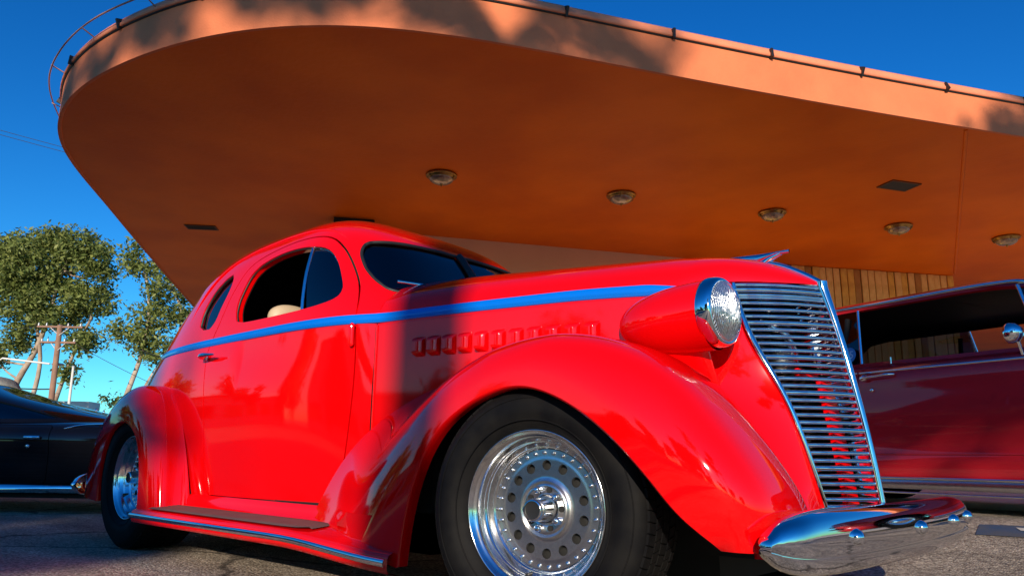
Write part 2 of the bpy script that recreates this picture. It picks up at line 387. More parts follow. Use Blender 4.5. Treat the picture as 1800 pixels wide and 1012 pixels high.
V = [(x, y, H0) for x, y in eds]+[(x, y, H0) for x, y in back]; 
mesh('soffit', V, [tuple(range(len(V)))[::-1]], soff_m, canopy, False)
def band(z0, z1, o0, o1): return grid([[(eds[i][0]+outn[i][0]*o, eds[i][1]+outn[i][1]*o, z) for z, o in ((z0, o0), (z1, o1))] for i in range(n)], lambda P: np.broadcast_to(np.array([-4, 12, 4.4]), P.shape))
seam_a, seam_b = np.array([-.28, 6.86]), np.array([-2.2, 14.4])
for sa, sb in ((seam_a, seam_b),): tube([(*(sa+(sb-sa)*t), H0-.001) for t in np.linspace(.01, .99, 6)], .012, 6, flat=2).build('soffit_joint', soff_m, canopy)
band(H0-.012, H1, .0, .0).build('fascia', stucco, canopy)
grid([[(eds[i][0]+outn[i][0]*o, eds[i][1]+outn[i][1]*o, z) for z, o in ((H0-.0125, -.0), (H0-.016, -.03), (H0+.001, -.04))] for i in range(n)], (-4, 12, 10)).build('drip_edge', stucco, canopy)
cop = [(H1, .002), (H1+.002, .028), (H1+.035, .030), (H1+.045, .02), (H1+.075, .012), (H1+.10, .0), (H1+.12, -.10), (H1+.14, -.6)]
grid([[(eds[i][0]+outn[i][0]*o, eds[i][1]+outn[i][1]*o, z) for z, o in cop] for i in range(n)], lambda P: np.broadcast_to(np.array([-4, 12, 3.9]), P.shape)).build('coping', cope_m, canopy)
V = [(eds[i][0]-outn[i][0]*.55, eds[i][1]-outn[i][1]*.55, H1+.138) for i in range(n)]+[(x, y, H1+.138) for x, y in back]; mesh('roof', V, [tuple(range(len(V)))], cope_m, canopy, False)
# clips along the coping, and two lines of thin tubing round the tip
dl = np.r_[0, np.cumsum(np.linalg.norm(np.diff(eds, axis=0), axis=1))]
def along(s): return np.array([np.interp(s, dl, eds[:, 0]), np.interp(s, dl, eds[:, 1])]), np.array([np.interp(s, dl, outn[:, 0]), np.interp(s, dl, outn[:, 1])])
clip0 = None
for s in np.arange(9, 42, 1.15):
    p_, o_ = along(s)
    if clip0 is None:
        tv, tf = box(-.012, .012, -.035, .035, -.05, .05); clip0 = mesh('coping_clip', tv, tf, 'gasket', canopy, False, offset=False); c_ = clip0
    else: c_ = share(clip0, canopy)
    q = p_+o_*.02; c_.location = Vector((q[0], q[1], H1+.03))-Vector(OFF[-1]); c_.rotation_euler = (rnd.uniform(-.5, .5), 0, math.atan2(o_[1], o_[0])+math.pi/2)
ss = dl[2]+np.linspace(8.6, 19.0, 90)
tube_m = mat('faded_tube', (.42, .22, .15), .5)
grid([[(eds[i][0]+outn[i][0]*o, eds[i][1]+outn[i][1]*o, z) for z, o in ((H1-.014, .001), (H1-.012, .012), (H1+.001, .014))] for i in range(n)], lambda P: np.broadcast_to(np.array([-4, 12, 4.9]), P.shape)).build('coping_shade_line', 'gasket', canopy)  # dark strip put in for the shade line beneath the coping
for z, o in ((4.70, .15),):
    P_ = [tuple(along(s)[0]+along(s)[1]*o)+(z+.012*math.sin(s*3),) for s in ss]; tube(P_, .009, 6).build('neon_tube', tube_m, canopy)
for s in ss[::9]:
    p_, o_ = along(s); a = p_+o_*.0; b_ = p_+o_*.16; c2 = p_+o_*.11
    tube([(a[0], a[1], 4.64), (b_[0], b_[1], 4.70)], .007, 6).build('tube_bracket', tube_m, canopy)
# walls under the canopy
wall_m = mat('tan_wall_paint', (.76, .47, .30), .8, noise=(1.5, .3, (.64, .38, .24)), bump=(30, .2, .004))
slat_m = mat('varnished_slats', (.86, .54, .10), .55, 0, 0, .4, noise=(7, .6, (.60, .28, .055)), bump=(40, .2, .003))
A_, B_, C_ = np.array([-9.0, 4.4]), np.array([-5.64, 9.84]), np.array([-2.28, 14.55])
def wallbox(a, b, z0, z1, th, side=1):
    d = (b-a)/np.linalg.norm(b-a); nn = np.array([-d[1], d[0]])*side*th
    q = [a, b, b+nn, a+nn]; V = [(x, y, z) for z in (z0, z1) for x, y in q]
    return V, [(3, 2, 1, 0), (4, 5, 6, 7), (0, 1, 5, 4), (1, 2, 6, 5), (2, 3, 7, 6), (3, 0, 4, 7)]
mesh('plain_wall', *wallbox(A_, B_, .0, H0-.001, .25), wall_m, canopy, False)
mesh('wall_backing', *wallbox(B_+np.array([-.03, -.03]), C_, .0, H0-.002, .2), mat('slat_backing', (.16, .08, .02), .8), canopy, False)
d_ = (C_-B_)/np.linalg.norm(C_-B_); nn = np.array([d_[1], -d_[0]]); Lw = np.linalg.norm(C_-B_); s0 = None; kk = 0; s = .06
sm = [slat_m, mat('pale_varnished_slats', (.90, .60, .20), .5, noise=(7, .6, (.70, .40, .10)), bump=(40, .2, .003)), mat('brown_varnished_slats', (.50, .25, .06), .5, noise=(7, .6, (.36, .16, .03)), bump=(40, .2, .003))]
protos = {}
while s < Lw-.1:
    k = rnd.choice([0, 0, 1, 1, 2]); wdt = .150; dep = rnd.choice([.025, .03, .045])
    if k not in protos:
        v, f_ = box(0, wdt-.014, -.03, 0, 0, H0-.03); o_ = mesh('wall_slat', v, f_, sm[k], canopy, False, offset=False); protos[k] = o_
        md = o_.modifiers.new('bevel', 'BEVEL'); md.width = .006; md.segments = 1
    else: o_ = share(protos[k], canopy)
    p_ = B_+d_*s+nn*dep; o_.location = Vector((p_[0], p_[1], .02))-Vector(OFF[-1]); o_.rotation_euler.z = math.atan2(d_[1], d_[0]); s += wdt
mesh('end_wall', *wallbox(C_, C_+np.array([-4, 2.5]), 0, H0-.003, .2), wall_m, canopy, False)
mesh('side_wall', *wallbox(A_, A_+np.array([-4.6, 2.6]), 0, H0-.003, .2, -1), wall_m, canopy, False)
V, F = box(-.32, .32, -.12, .12, 3.92, 4.19); o_ = mesh('dark_box', V, F, 'gasket', canopy, False, offset=False); o_.location = Vector((-8.45, 4.35, 0))-Vector(OFF[-1]); o_.rotation_euler.z = R(55)  # plain dark box below the soffit, near the wall corner
OFF.pop()
# soffit lamps and vents: things that hang from the soffit
brass = mat('aged_brass', (.42, .27, .08), .28, 1, noise=(30, .6, (.25, .15, .05))); bowl = mat('lamp_glass', (.42, .34, .25), .10, .3, 1, .6, noise=(16, .8, (.16, .11, .07)), bump=(22, .9, .012))
OFF.append((0, 0, 0))
proto = None
names_ = ['brass rimmed glass ceiling lamp nearest the coupe roof', 'second brass ceiling lamp, above the middle of the long hood', 'brass ceiling lamp above the winged hood ornament', 'brass ceiling lamp right below the square soffit vent', 'farthest brass ceiling lamp at the right edge of the photo']
for i, (x, y) in enumerate([(-5.87, 3.93), (-4.51, 6.16), (-3.23, 8.31), (-2.02, 10.27), (-.88, 12.09)]):
    if proto is None:
        t = thing('ceiling_lamp', names_[0], 'lamp', (x, y, H0), 0, 'row of lamps under the canopy'); proto = t
        lathe([(.0, .10), (-.0, .20), (-.016, .21), (-.030, .208), (-.036, .195), (-.030, .188), (-.046, .182), (-.058, .176), (-.060, .165)], 40, (0, 0, 0), 'z', (0, 0, .1)).build('lamp_rim', brass, t)
        a = np.linspace(0, np.pi/2, 14); lathe(np.column_stack([-.055-.085*np.sin(a), .168*np.cos(a)]), 40, (0, 0, 0), 'z', (0, 0, 0)).build('lamp_bowl', bowl, t)
        lathe([(-.136, .018), (-.146, .02), (-.152, .012), (-.165, .009), (-.172, 0)], 12, (0, 0, 0), 'z', (0, 0, -.14)).build('finial', brass, t)
        for k in range(3): 
            a_ = k*2.09+.4; tube([(.2*math.cos(a_), .2*math.sin(a_), -.035), (.17*math.cos(a_), .17*math.sin(a_), -.075)], .008, 6).build('rim_screw', brass, t)
    else:
        t = copy_tree(proto); t.location = (x, y, H0); t['label'] = names_[i]; t.rotation_euler.z = i*.7
for i, (x, y, rz, L1, L2, lb) in enumerate([(-1.43, 8.33, R(60), .44, .26, 'dark rectangular soffit vent above the row of lamps, at right'), (-10.72, 2.88, R(50), .46, .20, 'small dark soffit vent at the left, under the rounded tip')]):
    t = thing('soffit_vent', lb, 'vent', (x, y, H0), rz, 'vents in the soffit')
    v, f_ = box(-L1/2, L1/2, -L2/2, L2/2, -.006, -.001); mesh('vent_backing', v, f_, 'dark', t, False)
    for (a, b, c, d) in ((-L1/2-.02, L1/2+.02, -L2/2-.02, -L2/2), (-L1/2-.02, L1/2+.02, L2/2, L2/2+.02), (-L1/2-.02, -L1/2, -L2/2, L2/2), (L1/2, L1/2+.02, -L2/2, L2/2)):
        v, f_ = box(a, b, c, d, -.016, -.001); mesh('vent_frame', v, f_, mat('vent_paint', (.12, .035, .01), .6), t, False)
    for k in range(6):
        y_ = -L2/2+L2*(k+.5)/6; v = [(-L1/2, y_-.012, -.006), (L1/2, y_-.012, -.006), (L1/2, y_+.012, -.018), (-L1/2, y_+.012, -.018)]; mesh('vent_slat', v, [(0, 1, 2, 3)], 'gasket', t, False)
OFF.pop()
# ================================================================ the red coupe
OFF.append((-1.5, 0, 0))
coupe = thing('coupe', 'bright red vintage coupe with a blue side stripe, nearest the camera, parked on the asphalt', 'car', (-1.5, 0, 0))

# --- cabin shell: rings from rear centre round the side to the front centre
def ring(z, w, xr, xf, nr=26, nf=44):
    a = np.linspace(0, np.pi/2, 160)
    rear = np.stack([XM-(XM-xr)*np.cos(a)**(2/NR), -w*np.sin(a)**(2/NR)], 1)
    b = np.linspace(np.pi/2, 0, 160)
    fr = np.stack([XM+(xf-XM)*np.cos(b)**(2/NF), -w*np.sin(b)**(2/NF)], 1)
    out = []
    for c, n in ((rear, nr), (fr, nf)):
        d = np.r_[0, np.cumsum(np.linalg.norm(np.diff(c, axis=0), axis=1))]
        t = np.linspace(0, d[-1], n+1)
        out.append(np.stack([np.interp(t, d, c[:, 0]), np.interp(t, d, c[:, 1])], 1))
    c = np.vstack([out[0], out[1][1:]])
    v = .045*np.maximum(0, (c[:, 0]-XM)/(xf-XM))**3*(np.abs(c[:, 1])/max(w, .05))   # slight V of the windscreen
    return np.column_stack([c[:, 0]-v*0, c[:, 1], np.full(len(c), z)])
top = np.array([ring(*r) for r in gh_f(1-(1-np.linspace(0, 1, 64))**1.25)])
top_s = grid(top, (-2, 0, 1.0))
zs = np.linspace(.27, 1.03, 30)
rows = []
for z in zs:
    w, xr = lw_f([z])[0]; r_ = ring(z, w, xr, -.9)[:27]
    xs_ = np.linspace(XM, -1.04, 36)[1:]; rows.append(np.vstack([r_, np.column_stack([xs_, -side_y(xs_, np.full(len(xs_), z)), np.full(len(xs_), z)])]))
low_s = grid(rows, (-2, 0, .6))

win_p = closed_curve([(-2.034, 1.128), (-2.055, 1.19), (-2.045, 1.26), (-2.00, 1.365), (-1.90, 1.408), (-1.75, 1.428), (-1.58, 1.424), (-1.43, 1.395), (-1.335, 1.325), (-1.262, 1.225), (-1.238, 1.168), (-1.27, 1.130), (-1.42, 1.106), (-1.70, 1.098), (-1.98, 1.102)])
qwin_p = closed_curve([(-2.44, 1.125), (-2.455, 1.16), (-2.45, 1.24), (-2.38, 1.335), (-2.265, 1.392), (-2.212, 1.375), (-2.20, 1.30), (-2.235, 1.20), (-2.275, 1.118), (-2.36, 1.105)])
door_p = closed_curve([(-2.17, .305), (-2.19, .42), (-2.21, .62), (-2.255, .85), (-2.27, 1.0), (-2.20, 1.13), (-2.13, 1.30), (-2.05, 1.41), (-1.88, 1.458), (-1.66, 1.478), (-1.47, 1.462), (-1.34, 1.39), (-1.22, 1.26), (-1.155, 1.15), (-1.125, 1.0), (-1.125, .80), (-1.15, .5), (-1.19, .31), (-1.22, .295), (-1.6, .295), (-2.12, .295)], 12)
ws_p = closed_curve([(-.018, 1.20), (-.018, 1.30), (-.018, 1.42), (-.05, 1.436), (-.25, 1.434), (-.44, 1.424), (-.505, 1.405), (-.540, 1.35), (-.552, 1.27), (-.538, 1.20), (-.49, 1.160), (-.30, 1.165), (-.06, 1.18)])
for s_ in (top_s, low_s): s_.g_door = sdf(door_p, s_.V[:, [0, 2]])
def gxz(s, p, lim=None):
    g = sdf(p, s.V[:, [0, 2]])
    return g
def gws(s):
    g = sdf(ws_p, s.V[:, [1, 2]]); return np.where(s.V[:, 0] > -1.75, g, 1.0)
def cutedge(s):           # boundary edges from the latest cut
    c = s.cut
    return lambda k: k[0] >= c and k[1] >= c

shell = Sheet([], [], [])
shell_parts = []
door_parts = []
lining = []
# upper shell
wsg, body = top_s.split(gws(top_s)); ws_rim = body.rim(.02, cutedge(body))
body = body.used(); qg, body2 = body.split(gxz(body, qwin_p)); q_rim = body2.rim(.03, cutedge(body2))
b3 = body2.used(); winsh, b3o = b3.split(gxz(b3, win_p))
lin_top = b3o.used().copy()
din, dout = b3o.used().split(gxz(b3o.used(), door_p))
gap = .0035
bo = b3o.used(); a1, a2 = bo.split(gxz(bo, door_p)-gap); body_up = a2; up_rim = a2.rim(.02, cutedge(a2))
c1, c2 = bo.split(gxz(bo, door_p)+gap); d_up = c1; dup_rim = c1.rim(.018, cutedge(c1))
w1, w2 = b3.split(gxz(b3, win_p)); wrim = w2.rim(.035, cutedge(w2))
l1, l2 = low_s.split(gxz(low_s, door_p)-gap); body_lo = l2; lo_rim = l2.rim(.02, cutedge(l2))
m1, m2 = low_s.split(gxz(low_s, door_p)+gap); d_lo = m1; dlo_rim = m1.rim(.018, cutedge(m1))

bd = body_up.used().plus(up_rim).plus(body_lo.used()).plus(lo_rim).plus(ws_rim).plus(q_rim)
# cowl top between the windscreen and the bonnet
def hood_section(x, ys, zt, zb, n=2.25, k=26):
    a = np.linspace(0, np.pi/2, k)
    return np.column_stack([np.full(k, x), -ys*np.cos(a)**(2/n), zb+(zt-zb)*np.sin(a)**(2/n)])
cowl = grid([hood_section(x, float(belt_y(np.array([x]))[0])*.992, hood_top([x])[0]-.002, 1.0) for x in np.linspace(-1.36, -1.044, 10)], (-1.2, 0, .8))
bd = bd.plus(cowl)
bd = bd.plus(bd.mirror())
bd.build('body', 'red', coupe)
dd = d_up.used().plus(dup_rim).plus(d_lo.used()).plus(dlo_rim).plus(wrim)
door_r = dd.build('door', 'red', coupe); door_l = dd.mirror().build('door', 'red', coupe)
ln = lin_top.offset(-.04).plus(low_s.offset(-.03)); ln = ln.plus(ln.mirror()).flip()
ln.build('interior_lining', 'dark', coupe)
wg = wsg.used().offset(-.012); wg.build('windscreen', 'wind', coupe); wg.mirror().build('windscreen', 'wind', coupe)
qq = qg.used().offset(-.018); qq.build('quarter_window', 'vent', coupe); qq.mirror().build('quarter_window', 'vent', coupe)
# vent pane: front part of the door window
vw = winsh.used(); v1, v2 = vw.split(vw.V[:, 0]*-1-(1.49+.10*(vw.V[:, 2]-1.25)/.3)*1.0)
pane = v1.used().offset(-.015); pr = pane.build('vent_window', 'vent', door_r); pl = pane.mirror().build('vent_window', 'vent', door_l)

def edge_path(poly, sheet, off=.0, keep=None):
    """lift a side-view outline on to the sheet"""
    out = []
    V = sheet.V; 
    for p in poly:
        d = (V[:, 0]-p[0])**2+(V[:, 2]-p[1])**2; k = np.argsort(d)[:6]; w = 1/(d[k]+1e-6); y = (V[k, 1]*w).sum()/w.sum(); n = (sheet.N[k]*w[:, None]).sum(0); n /= np.linalg.norm(n)
        out.append(np.array([p[0], y, p[1]])+n*off)
    return np.array(out)
side_only = Sheet(top_s.V, top_s.N, top_s.F)
for m_, dr_ in ((1, door_r), (-1, door_l)):
    fl = (lambda s: s) if m_ == 1 else (lambda s: s.mirror())
    ep = smooth_path(edge_path(win_p, side_only, -.010), 3)
    fl(tube(ep, .0045, 6, closed=True, up=(0, 1, 0))).build('window_gasket', 'gasket', dr_)
    eq = smooth_path(edge_path(qwin_p, side_only, -.010), 3)
    fl(tube(eq, .0065, 6, closed=True, up=(0, 1, 0))).build('window_gasket', 'gasket', coupe)
    # chrome vent frame and divider
    keep = [i for i in range(len(win_p)) if win_p[i][0] > -1.50]
    idx = sorted(keep); seg = edge_path(win_p[idx], side_only, -.013); fl(tube(seg, .006, 6, up=(0, 1, 0))).build('vent_frame', 'chrome', dr_)
    bar = edge_path([(-1.538+.1*(t-.5)*-1*.0-(1-t)*.0+(-.0)+(1-t)*.07-.0, 1.425-(1-0)*.0-(1-t)*.318) for t in np.linspace(1, 0, 8)], side_only, -.012)
    fl(tube(bar, .009, 8, up=(0, 1, 0))).build('vent_divider', 'chrome', dr_)
    # drip rail above the door
    dp = np.array([(-2.62, 1.17), (-2.56, 1.30), (-2.46, 1.39), (-2.30, 1.465), (-2.10, 1.505), (-1.85, 1.525), (-1.62, 1.522), (-1.46, 1.495), (-1.36, 1.44)])
    dps = spline(chord(dp), dp)(np.linspace(0, 1, 50)); de = smooth_path(edge_path(dps, side_only, .001), 3, False)
    fl(tube(de, .0075*np.minimum(1, np.minimum(np.arange(50), 49-np.arange(50))/6+.15), 8, up=(0, 1, 0))).build('drip_rail', 'red', coupe)
    # raised rib just outside the door window
    # door handle, lock and hinge
    hb = [(-2.262, -.722, .955), (-2.262, -.748, .957), (-2.24, -.757, .958), (-2.18, -.757, .957), (-2.11, -.752, .955)]
    hs_ = spline(chord(hb), hb)(np.linspace(0, 1, 20)); fl(tube(hs_, np.interp(np.linspace(0, 1, 20), [0, .25, .5, 1], [.014, .012, .011, .004]), 10)).build('door_handle', 'chrome', dr_)
    fl(lathe([(-.722, .02), (-.728, .019), (-.731, .014), (-.731, .0)], 20, (-2.262, 0, .955), 'y', (-2.262, -.6, .955))).build('handle_escutcheon', 'chrome', dr_)
    for z0, z1 in ((.925, 1.005),):
        fl(tube([(-1.132, -.643, z0), (-1.132, -.648, z0+.004), (-1.132, -.648, z1-.004), (-1.132, -.643, z1)], .0125, 12, up=(1, 0, 0))).build('door_hinge', 'red', coupe)
# windscreen surround, divider and wipers
def ws_edge(poly, off):
    out = []
    V = top_s.V; ok = np.where(V[:, 0] > -1.75)[0]
    for p in poly:
        d = (V[ok, 1]-p[0])**2+(V[ok, 2]-p[1])**2; k = ok[np.argsort(d)[:5]]; dd_ = (V[k, 1]-p[0])**2+(V[k, 2]-p[1])**2; w = 1/(dd_+1e-6); x = (V[k, 0]*w).sum()/w.sum()
        n = (top_s.N[k]*w[:, None]).sum(0); n /= np.linalg.norm(n); out.append(np.array([x, p[0], p[1]])+n*off)
    return np.array(out)
we = smooth_path(ws_edge(ws_p, -.003), 3)
for s in (tube(we, .008, 8, closed=True, up=(1, 0, 0)), tube(we, .008, 8, closed=True, up=(1, 0, 0)).mirror()): s.build('windscreen_gasket', 'gasket', coupe)
cb = ws_edge([(0, z) for z in np.linspace(1.19, 1.44, 10)], .0); cb[:, 1] = 0
tube(cb, .016, 10, up=(1, 0, 0)).build('windscreen_divider', 'gasket', coupe)
for sg in (1, -1):
    P_ = ws_edge([(-.30*1, 1.160), (-.33, 1.185), (-.40, 1.195), (-.47, 1.192)], .010); P_ = np.array([P_[0]]+list(P_[1:]))
    P2 = ws_edge([(-.18, 1.188), (-.32, 1.190), (-.48, 1.196)], .016)
    s = tube(P2, .007, 6).plus(tube(ws_edge([(-.25, 1.150), (-.28, 1.17), (-.33, 1.19)], .012), .008, 8))
    (s if sg == 1 else s.mirror()).build('wiper', 'chrome', coupe)
# bench seat with tan headrests
for y in (-.33, .33):
    st = pillow((-2.0, y, .85), .09, .27, .30).build('seat', 'tan', coupe)
    pillow((-2.02, y*1.25, 1.16), .06, .12, .075, 2.4).build('headrest', 'tan', st)
pillow((-1.75, 0, .5), .32, .6, .1).build('seat_cushion', 'tan', coupe)
sw = tube([(-1.40+.05*math.cos(a), .33+.19*math.sin(a), 1.02+.19*math.cos(a)) for a in np.linspace(0, 2*np.pi, 40, endpoint=False)], .012, 8, closed=True, up=(1, 0, 0)); sw.build('steering_wheel', 'dark', coupe)
box_obj('dashboard', 'dark', coupe, -1.30, -1.06, -.54, .54, .85, 1.10)

# --- bonnet
def hx(x):  # half width of bonnet base, height of base
    if x <= .2: return float(hood_y([x])[0]), 1.0
    e = spline([.2, .30, .345, .40, .46, .50, .522, .53], [float(hood_y([.2])[0]), .283, .236, .185, .115, .062, .02, .004])
    return max(.002, float(e([x])[0])), 1.0+.04*float(smooth(.15, .36, x))
hxs = np.r_[np.linspace(-1.036, .2, 46), np.linspace(.22, .40, 12), .43, .455, .475, .49, .503, .513, .521, .527, .53]
H = []
for x in hxs:
    y, zb = hx(x); zt = max(float(hood_top([x])[0]), zb+.004); H.append(hood_section(x, y, zt, zb, 2.25-.15*float(smooth(.1, .5, x)), 30))
hd = grid(H, (-.3, 0, .7)); hd = hd.plus(hd.mirror())
bon = hd.build('bonnet', 'red', coupe)
# side panels down to the frame, ending at the grille edge
corner = spline([.20, .33, .43, .555, .675, .80, 1.04], [(.565, .335), (.545, .34), (.478, .345), (.397, .352), (.300, .358), (.255, .345), (.265, .298)])
rows = []
for t in np.linspace(0, 1, 40):
    ze = .22+(1.04-.22)*t; e = gedge([ze])[0]
    pts = [(x, float(hood_y([x])[0])) for x in (-1.036, -.8, -.5, -.2, 0, .15)]
    C_ = corner([ze])[0]
    pts += [(C_[0]*.94+.15*.06, C_[1]+.004), (C_[0]+.022*(1-t), C_[1]-.03), (e[0], -e[1])]
    c = smooth_path(np.array([np.interp(np.linspace(0, 1, 90), chord(pts), np.array(pts)[:, i_]) for i_ in (0, 1)]).T, 10, False)
    row = []
    for x, y in c:
        zt = 1.0+.04*float(smooth(.15, .36, x)); row.append((x, -y, .22+(zt-.22)*t))
    rows.append(row)
hs_p = grid(rows, (-.3, 0, .6))
for s in (hs_p, hs_p.mirror()):
    b_ = s.build('bonnet_side', 'red', coupe); s.offset(-.012).flip().build('bonnet_lining', 'dark', b_)
hd.offset(-.012).flip().build('bonnet_lining', 'dark', bon)
# bright seam between bonnet side and cowl
for sg in (1, -1):
    s = tube([(-1.040, -(belt_y(np.array([-1.04]))[0]*.5+.596*.5)-.0005, z) for z in np.linspace(.3, 1.0, 8)], .0022, 6, up=(1, 0, 0)); (s if sg == 1 else s.mirror()).build('cowl_seam', 'gasket', coupe)
    s = tube([(-1.0345, -(belt_y(np.array([-1.04]))[0]*.5+.596*.5)-.0, z) for z in np.linspace(.3, 1.0, 8)], .0042, 8, up=(1, 0, 0)); (s if sg == 1 else s.mirror()).build('cowl_bead', 'red', coupe)
    s = tube([(.165, -float(hood_y([.165])[0])-.001, z) for z in np.linspace(.76, .99, 8)], .0022, 6, up=(1, 0, 0)); (s if sg == 1 else s.mirror()).build('panel_seam', 'gasket', coupe)
# louvres
lv = []
nu, nv = 16, 12
xs_ = np.linspace(-.80, -.075, 11)
def louvre(x0, wd=.040, z0=.858, z1=.935):
    G = []
    for i in range(nu):
        t = i/(nu-1); r_ = []
        for j in range(nv):
            v = j/(nv-1); x = x0-wd*.5+wd*t; h = .026*(1-(max(0, t-.35)/.65)**2)**.5*(min(1, v/.18, (1-v)/.18)**.5) if 0 < v < 1 else 0
            pass
            r_.append((x, -float(hood_y([x])[0])-h-.0008, z0+(z1-z0)*v))
        G.append(r_)
    s = grid(G, lambda P: P*np.array([1, 0, 1.])+np.array([0, .5, 0])*-0)
    s2 = Sheet(*[s.V, s.N*np.sign(-s.N[:, 1:2]+1e-9), s.F])
    return s2
for s in (1, -1):
    for x0 in xs_:
        q = louvre(x0); (q if s == 1 else q.mirror()).build('louvre', 'red', coupe)
        w_ = .005; sl = mesh  # dark sheet standing for the shade in each louvre mouth
        y0 = float(hood_y([x0-.021])[0]); pts = [(x0-.0215, -s*(y0+.0008), .863), (x0-.0215, -s*(y0+.024), .870), (x0-.0215, -s*(y0+.024), .924), (x0-.0215, -s*(y0+.0008), .931)]
        mesh('louvre_shade', pts, [(0, 1, 2, 3)], 'dark', coupe, False)

# --- blue stripe along belt and bonnet
def stripe_path():
    P = []; Nn = []
    xr_ = [p for p in ring(1.03, *lw_f([1.03])[0], -.87)[:27] if p[0] > -3.12]
    for p in xr_: P.append(p)
    for x in np.linspace(XM, -1.04, 26)[1:]: P.append((x, -float(belt_y(np.array([x]))[0]), 1.03))
    for x in np.linspace(-1.0, .262, 40):
        y, zb = hx(x); zt = float(hood_top([x])[0]); s_ = ((1.03-zb)/(zt-zb)) if 1.03 > zb else 0; a = math.asin(min(1, s_)**(2.25/2)); P.append((x, -y*math.cos(a)**(2/2.25), 1.03-.012*float(smooth(-.2, .26, x))))
    return np.array(P)
sp = smooth_path(stripe_path(), 2, False)
T_, S_, U_ = frames(sp)
S_ = np.where((S_[:, 1:2] > 0), -S_, S_)
dl = np.r_[0, np.cumsum(np.linalg.norm(np.diff(sp, axis=0), axis=1))]; L_ = dl[-1]
hw = .0205*np.clip((L_-dl)/.16, .02, 1)*np.clip(dl/.1+.3, 0, 1)
prof = [(-1, -.003), (-.97, .004), (-.8, .0065), (-.4, .009), (0, .010), (.4, .009), (.8, .0065), (.97, .004), (1, -.003)]
tilt = S_*0
G = [[sp[i]+np.array([0, 0, u*hw[i]])+S_[i]*(v-(u > 0)*u*hw[i]*(.22 if sp[i][0] > -1.0 else .10)) for u, v in prof] for i in range(len(sp))]
st_s = grid(G, lambda P: P*np.array([1, .5, 1])+np.array([0, 0, 0]))
for s in (st_s, st_s.mirror()): s.build('side_stripe', 'blue', coupe)

# --- fenders
NS = 3.1
def fender(st, nrow=70, ws=None, ko=20, ki=18, ns=NS):
    """st = rows of L(x,z,y) T(x,y,z) I(x,y,z)"""
    st = np.array(st, float); c = chord(np.column_stack([st[:, 3], st[:, 5]])*1.0+np.column_stack([st[:, 0], st[:, 1]])*.5)
    S = spline(c, st)(np.linspace(0, 1, nrow)); G = []; W_ = np.interp(np.linspace(0, 1, nrow), c, ws) if ws is not None else np.zeros(nrow)
    for r, w in zip(S, W_):
        L = np.array([r[0], r[2], r[1]]); T = r[3:6]; I = r[6:9]; row = []
        for a in (np.linspace(0, 1, ko)**.9)*np.pi/2:
            u = math.sin(a)**(2/ns); v = 1-math.cos(a)**(2/ns) if a < 1.5707 else 1
            p = np.array([L[0]+(T[0]-L[0])*u, 0, L[2]+(T[2]-L[2])*u]); p[1] = L[1]+(T[1]-L[1])*v
            row.append(p)
        for a in np.linspace(0, np.pi/2, ki)[1:]:
            u = 1-math.cos(a); v = math.sin(a)
            row.append(np.array([T[0]+(I[0]-T[0])*u, T[1]+(I[1]-T[1])*v, T[2]+(I[2]-T[2])*u]))
        row = np.array(row)
        if w > 0:
            t = np.linspace(0, 1, len(row))[:, None]; q = L+(I-L)*t; q[:, 1] += (-.030*np.sin(np.pi*t[:, 0])*(1-.75*t[:, 0])-.006*np.sin(np.pi*t[:, 0]*2)); row = row*(1-w)+q*w
        G.append(row)
    return np.array(G)
FF = [
 (-.505, .150, -.868, -.80, -.845, .165, -1.23, -.72, .235),
 (-.490, .25, -.868, -.79, -.81, .32, -1.16, -.700, .36),
 (-.455, .38, -.868, -.73, -.775, .475, -1.07, -.665, .50),
 (-.385, .51, -.868, -.62, -.745, .625, -.93, -.600, .635),
 (-.27, .61, -.868, -.42, -.72, .755, -.66, -.525, .755),
 (-.12, .668, -.868, -.18, -.70, .825, -.30, -.455, .81),
 (.03, .678, -.868, .06, -.69, .838, .0, -.395, .805),
 (.18, .625, -.868, .255, -.68, .798, .18, -.385, .760),
 (.32, .530, -.866, .425, -.67, .700, .30, -.368, .675),
 (.422, .424, -.852, .535, -.665, .575, .40, -.355, .555),
 (.485, .345, -.822, .612, -.655, .455, .48, -.345, .430),
 (.535, .294, -.782, .640, -.62, .345, .545, -.340, .325),
 (.540, .282, -.765, .630, -.60, .280, .565, -.335, .272)]
RF = [
 (-2.505, .195, -.875, -2.335, -.80, .225, -2.29, -.715, .26),
 (-2.53, .38, -.875, -2.392, -.79, .455, -2.37, -.715, .46),
 (-2.60, .53, -.873, -2.498, -.775, .665, -2.48, -.715, .66),
 (-2.72, .618, -.87, -2.665, -.755, .805, -2.64, -.695, .81),
 (-2.88, .648, -.86, -2.90, -.74, .845, -2.90, -.64, .85),
 (-3.04, .62, -.845, -3.15, -.715, .80, -3.22, -.53, .80),
 (-3.16, .54, -.83, -3.38, -.69, .69, -3.45, -.43, .68),
 (-3.24, .42, -.815, -3.56, -.68, .53, -3.62, -.38, .51),
 (-3.27, .30, -.805, -3.65, -.67, .37, -3.70, -.36, .34),
 (-3.27, .22, -.80, -3.67, -.66, .24, -3.74, -.36, .22)]
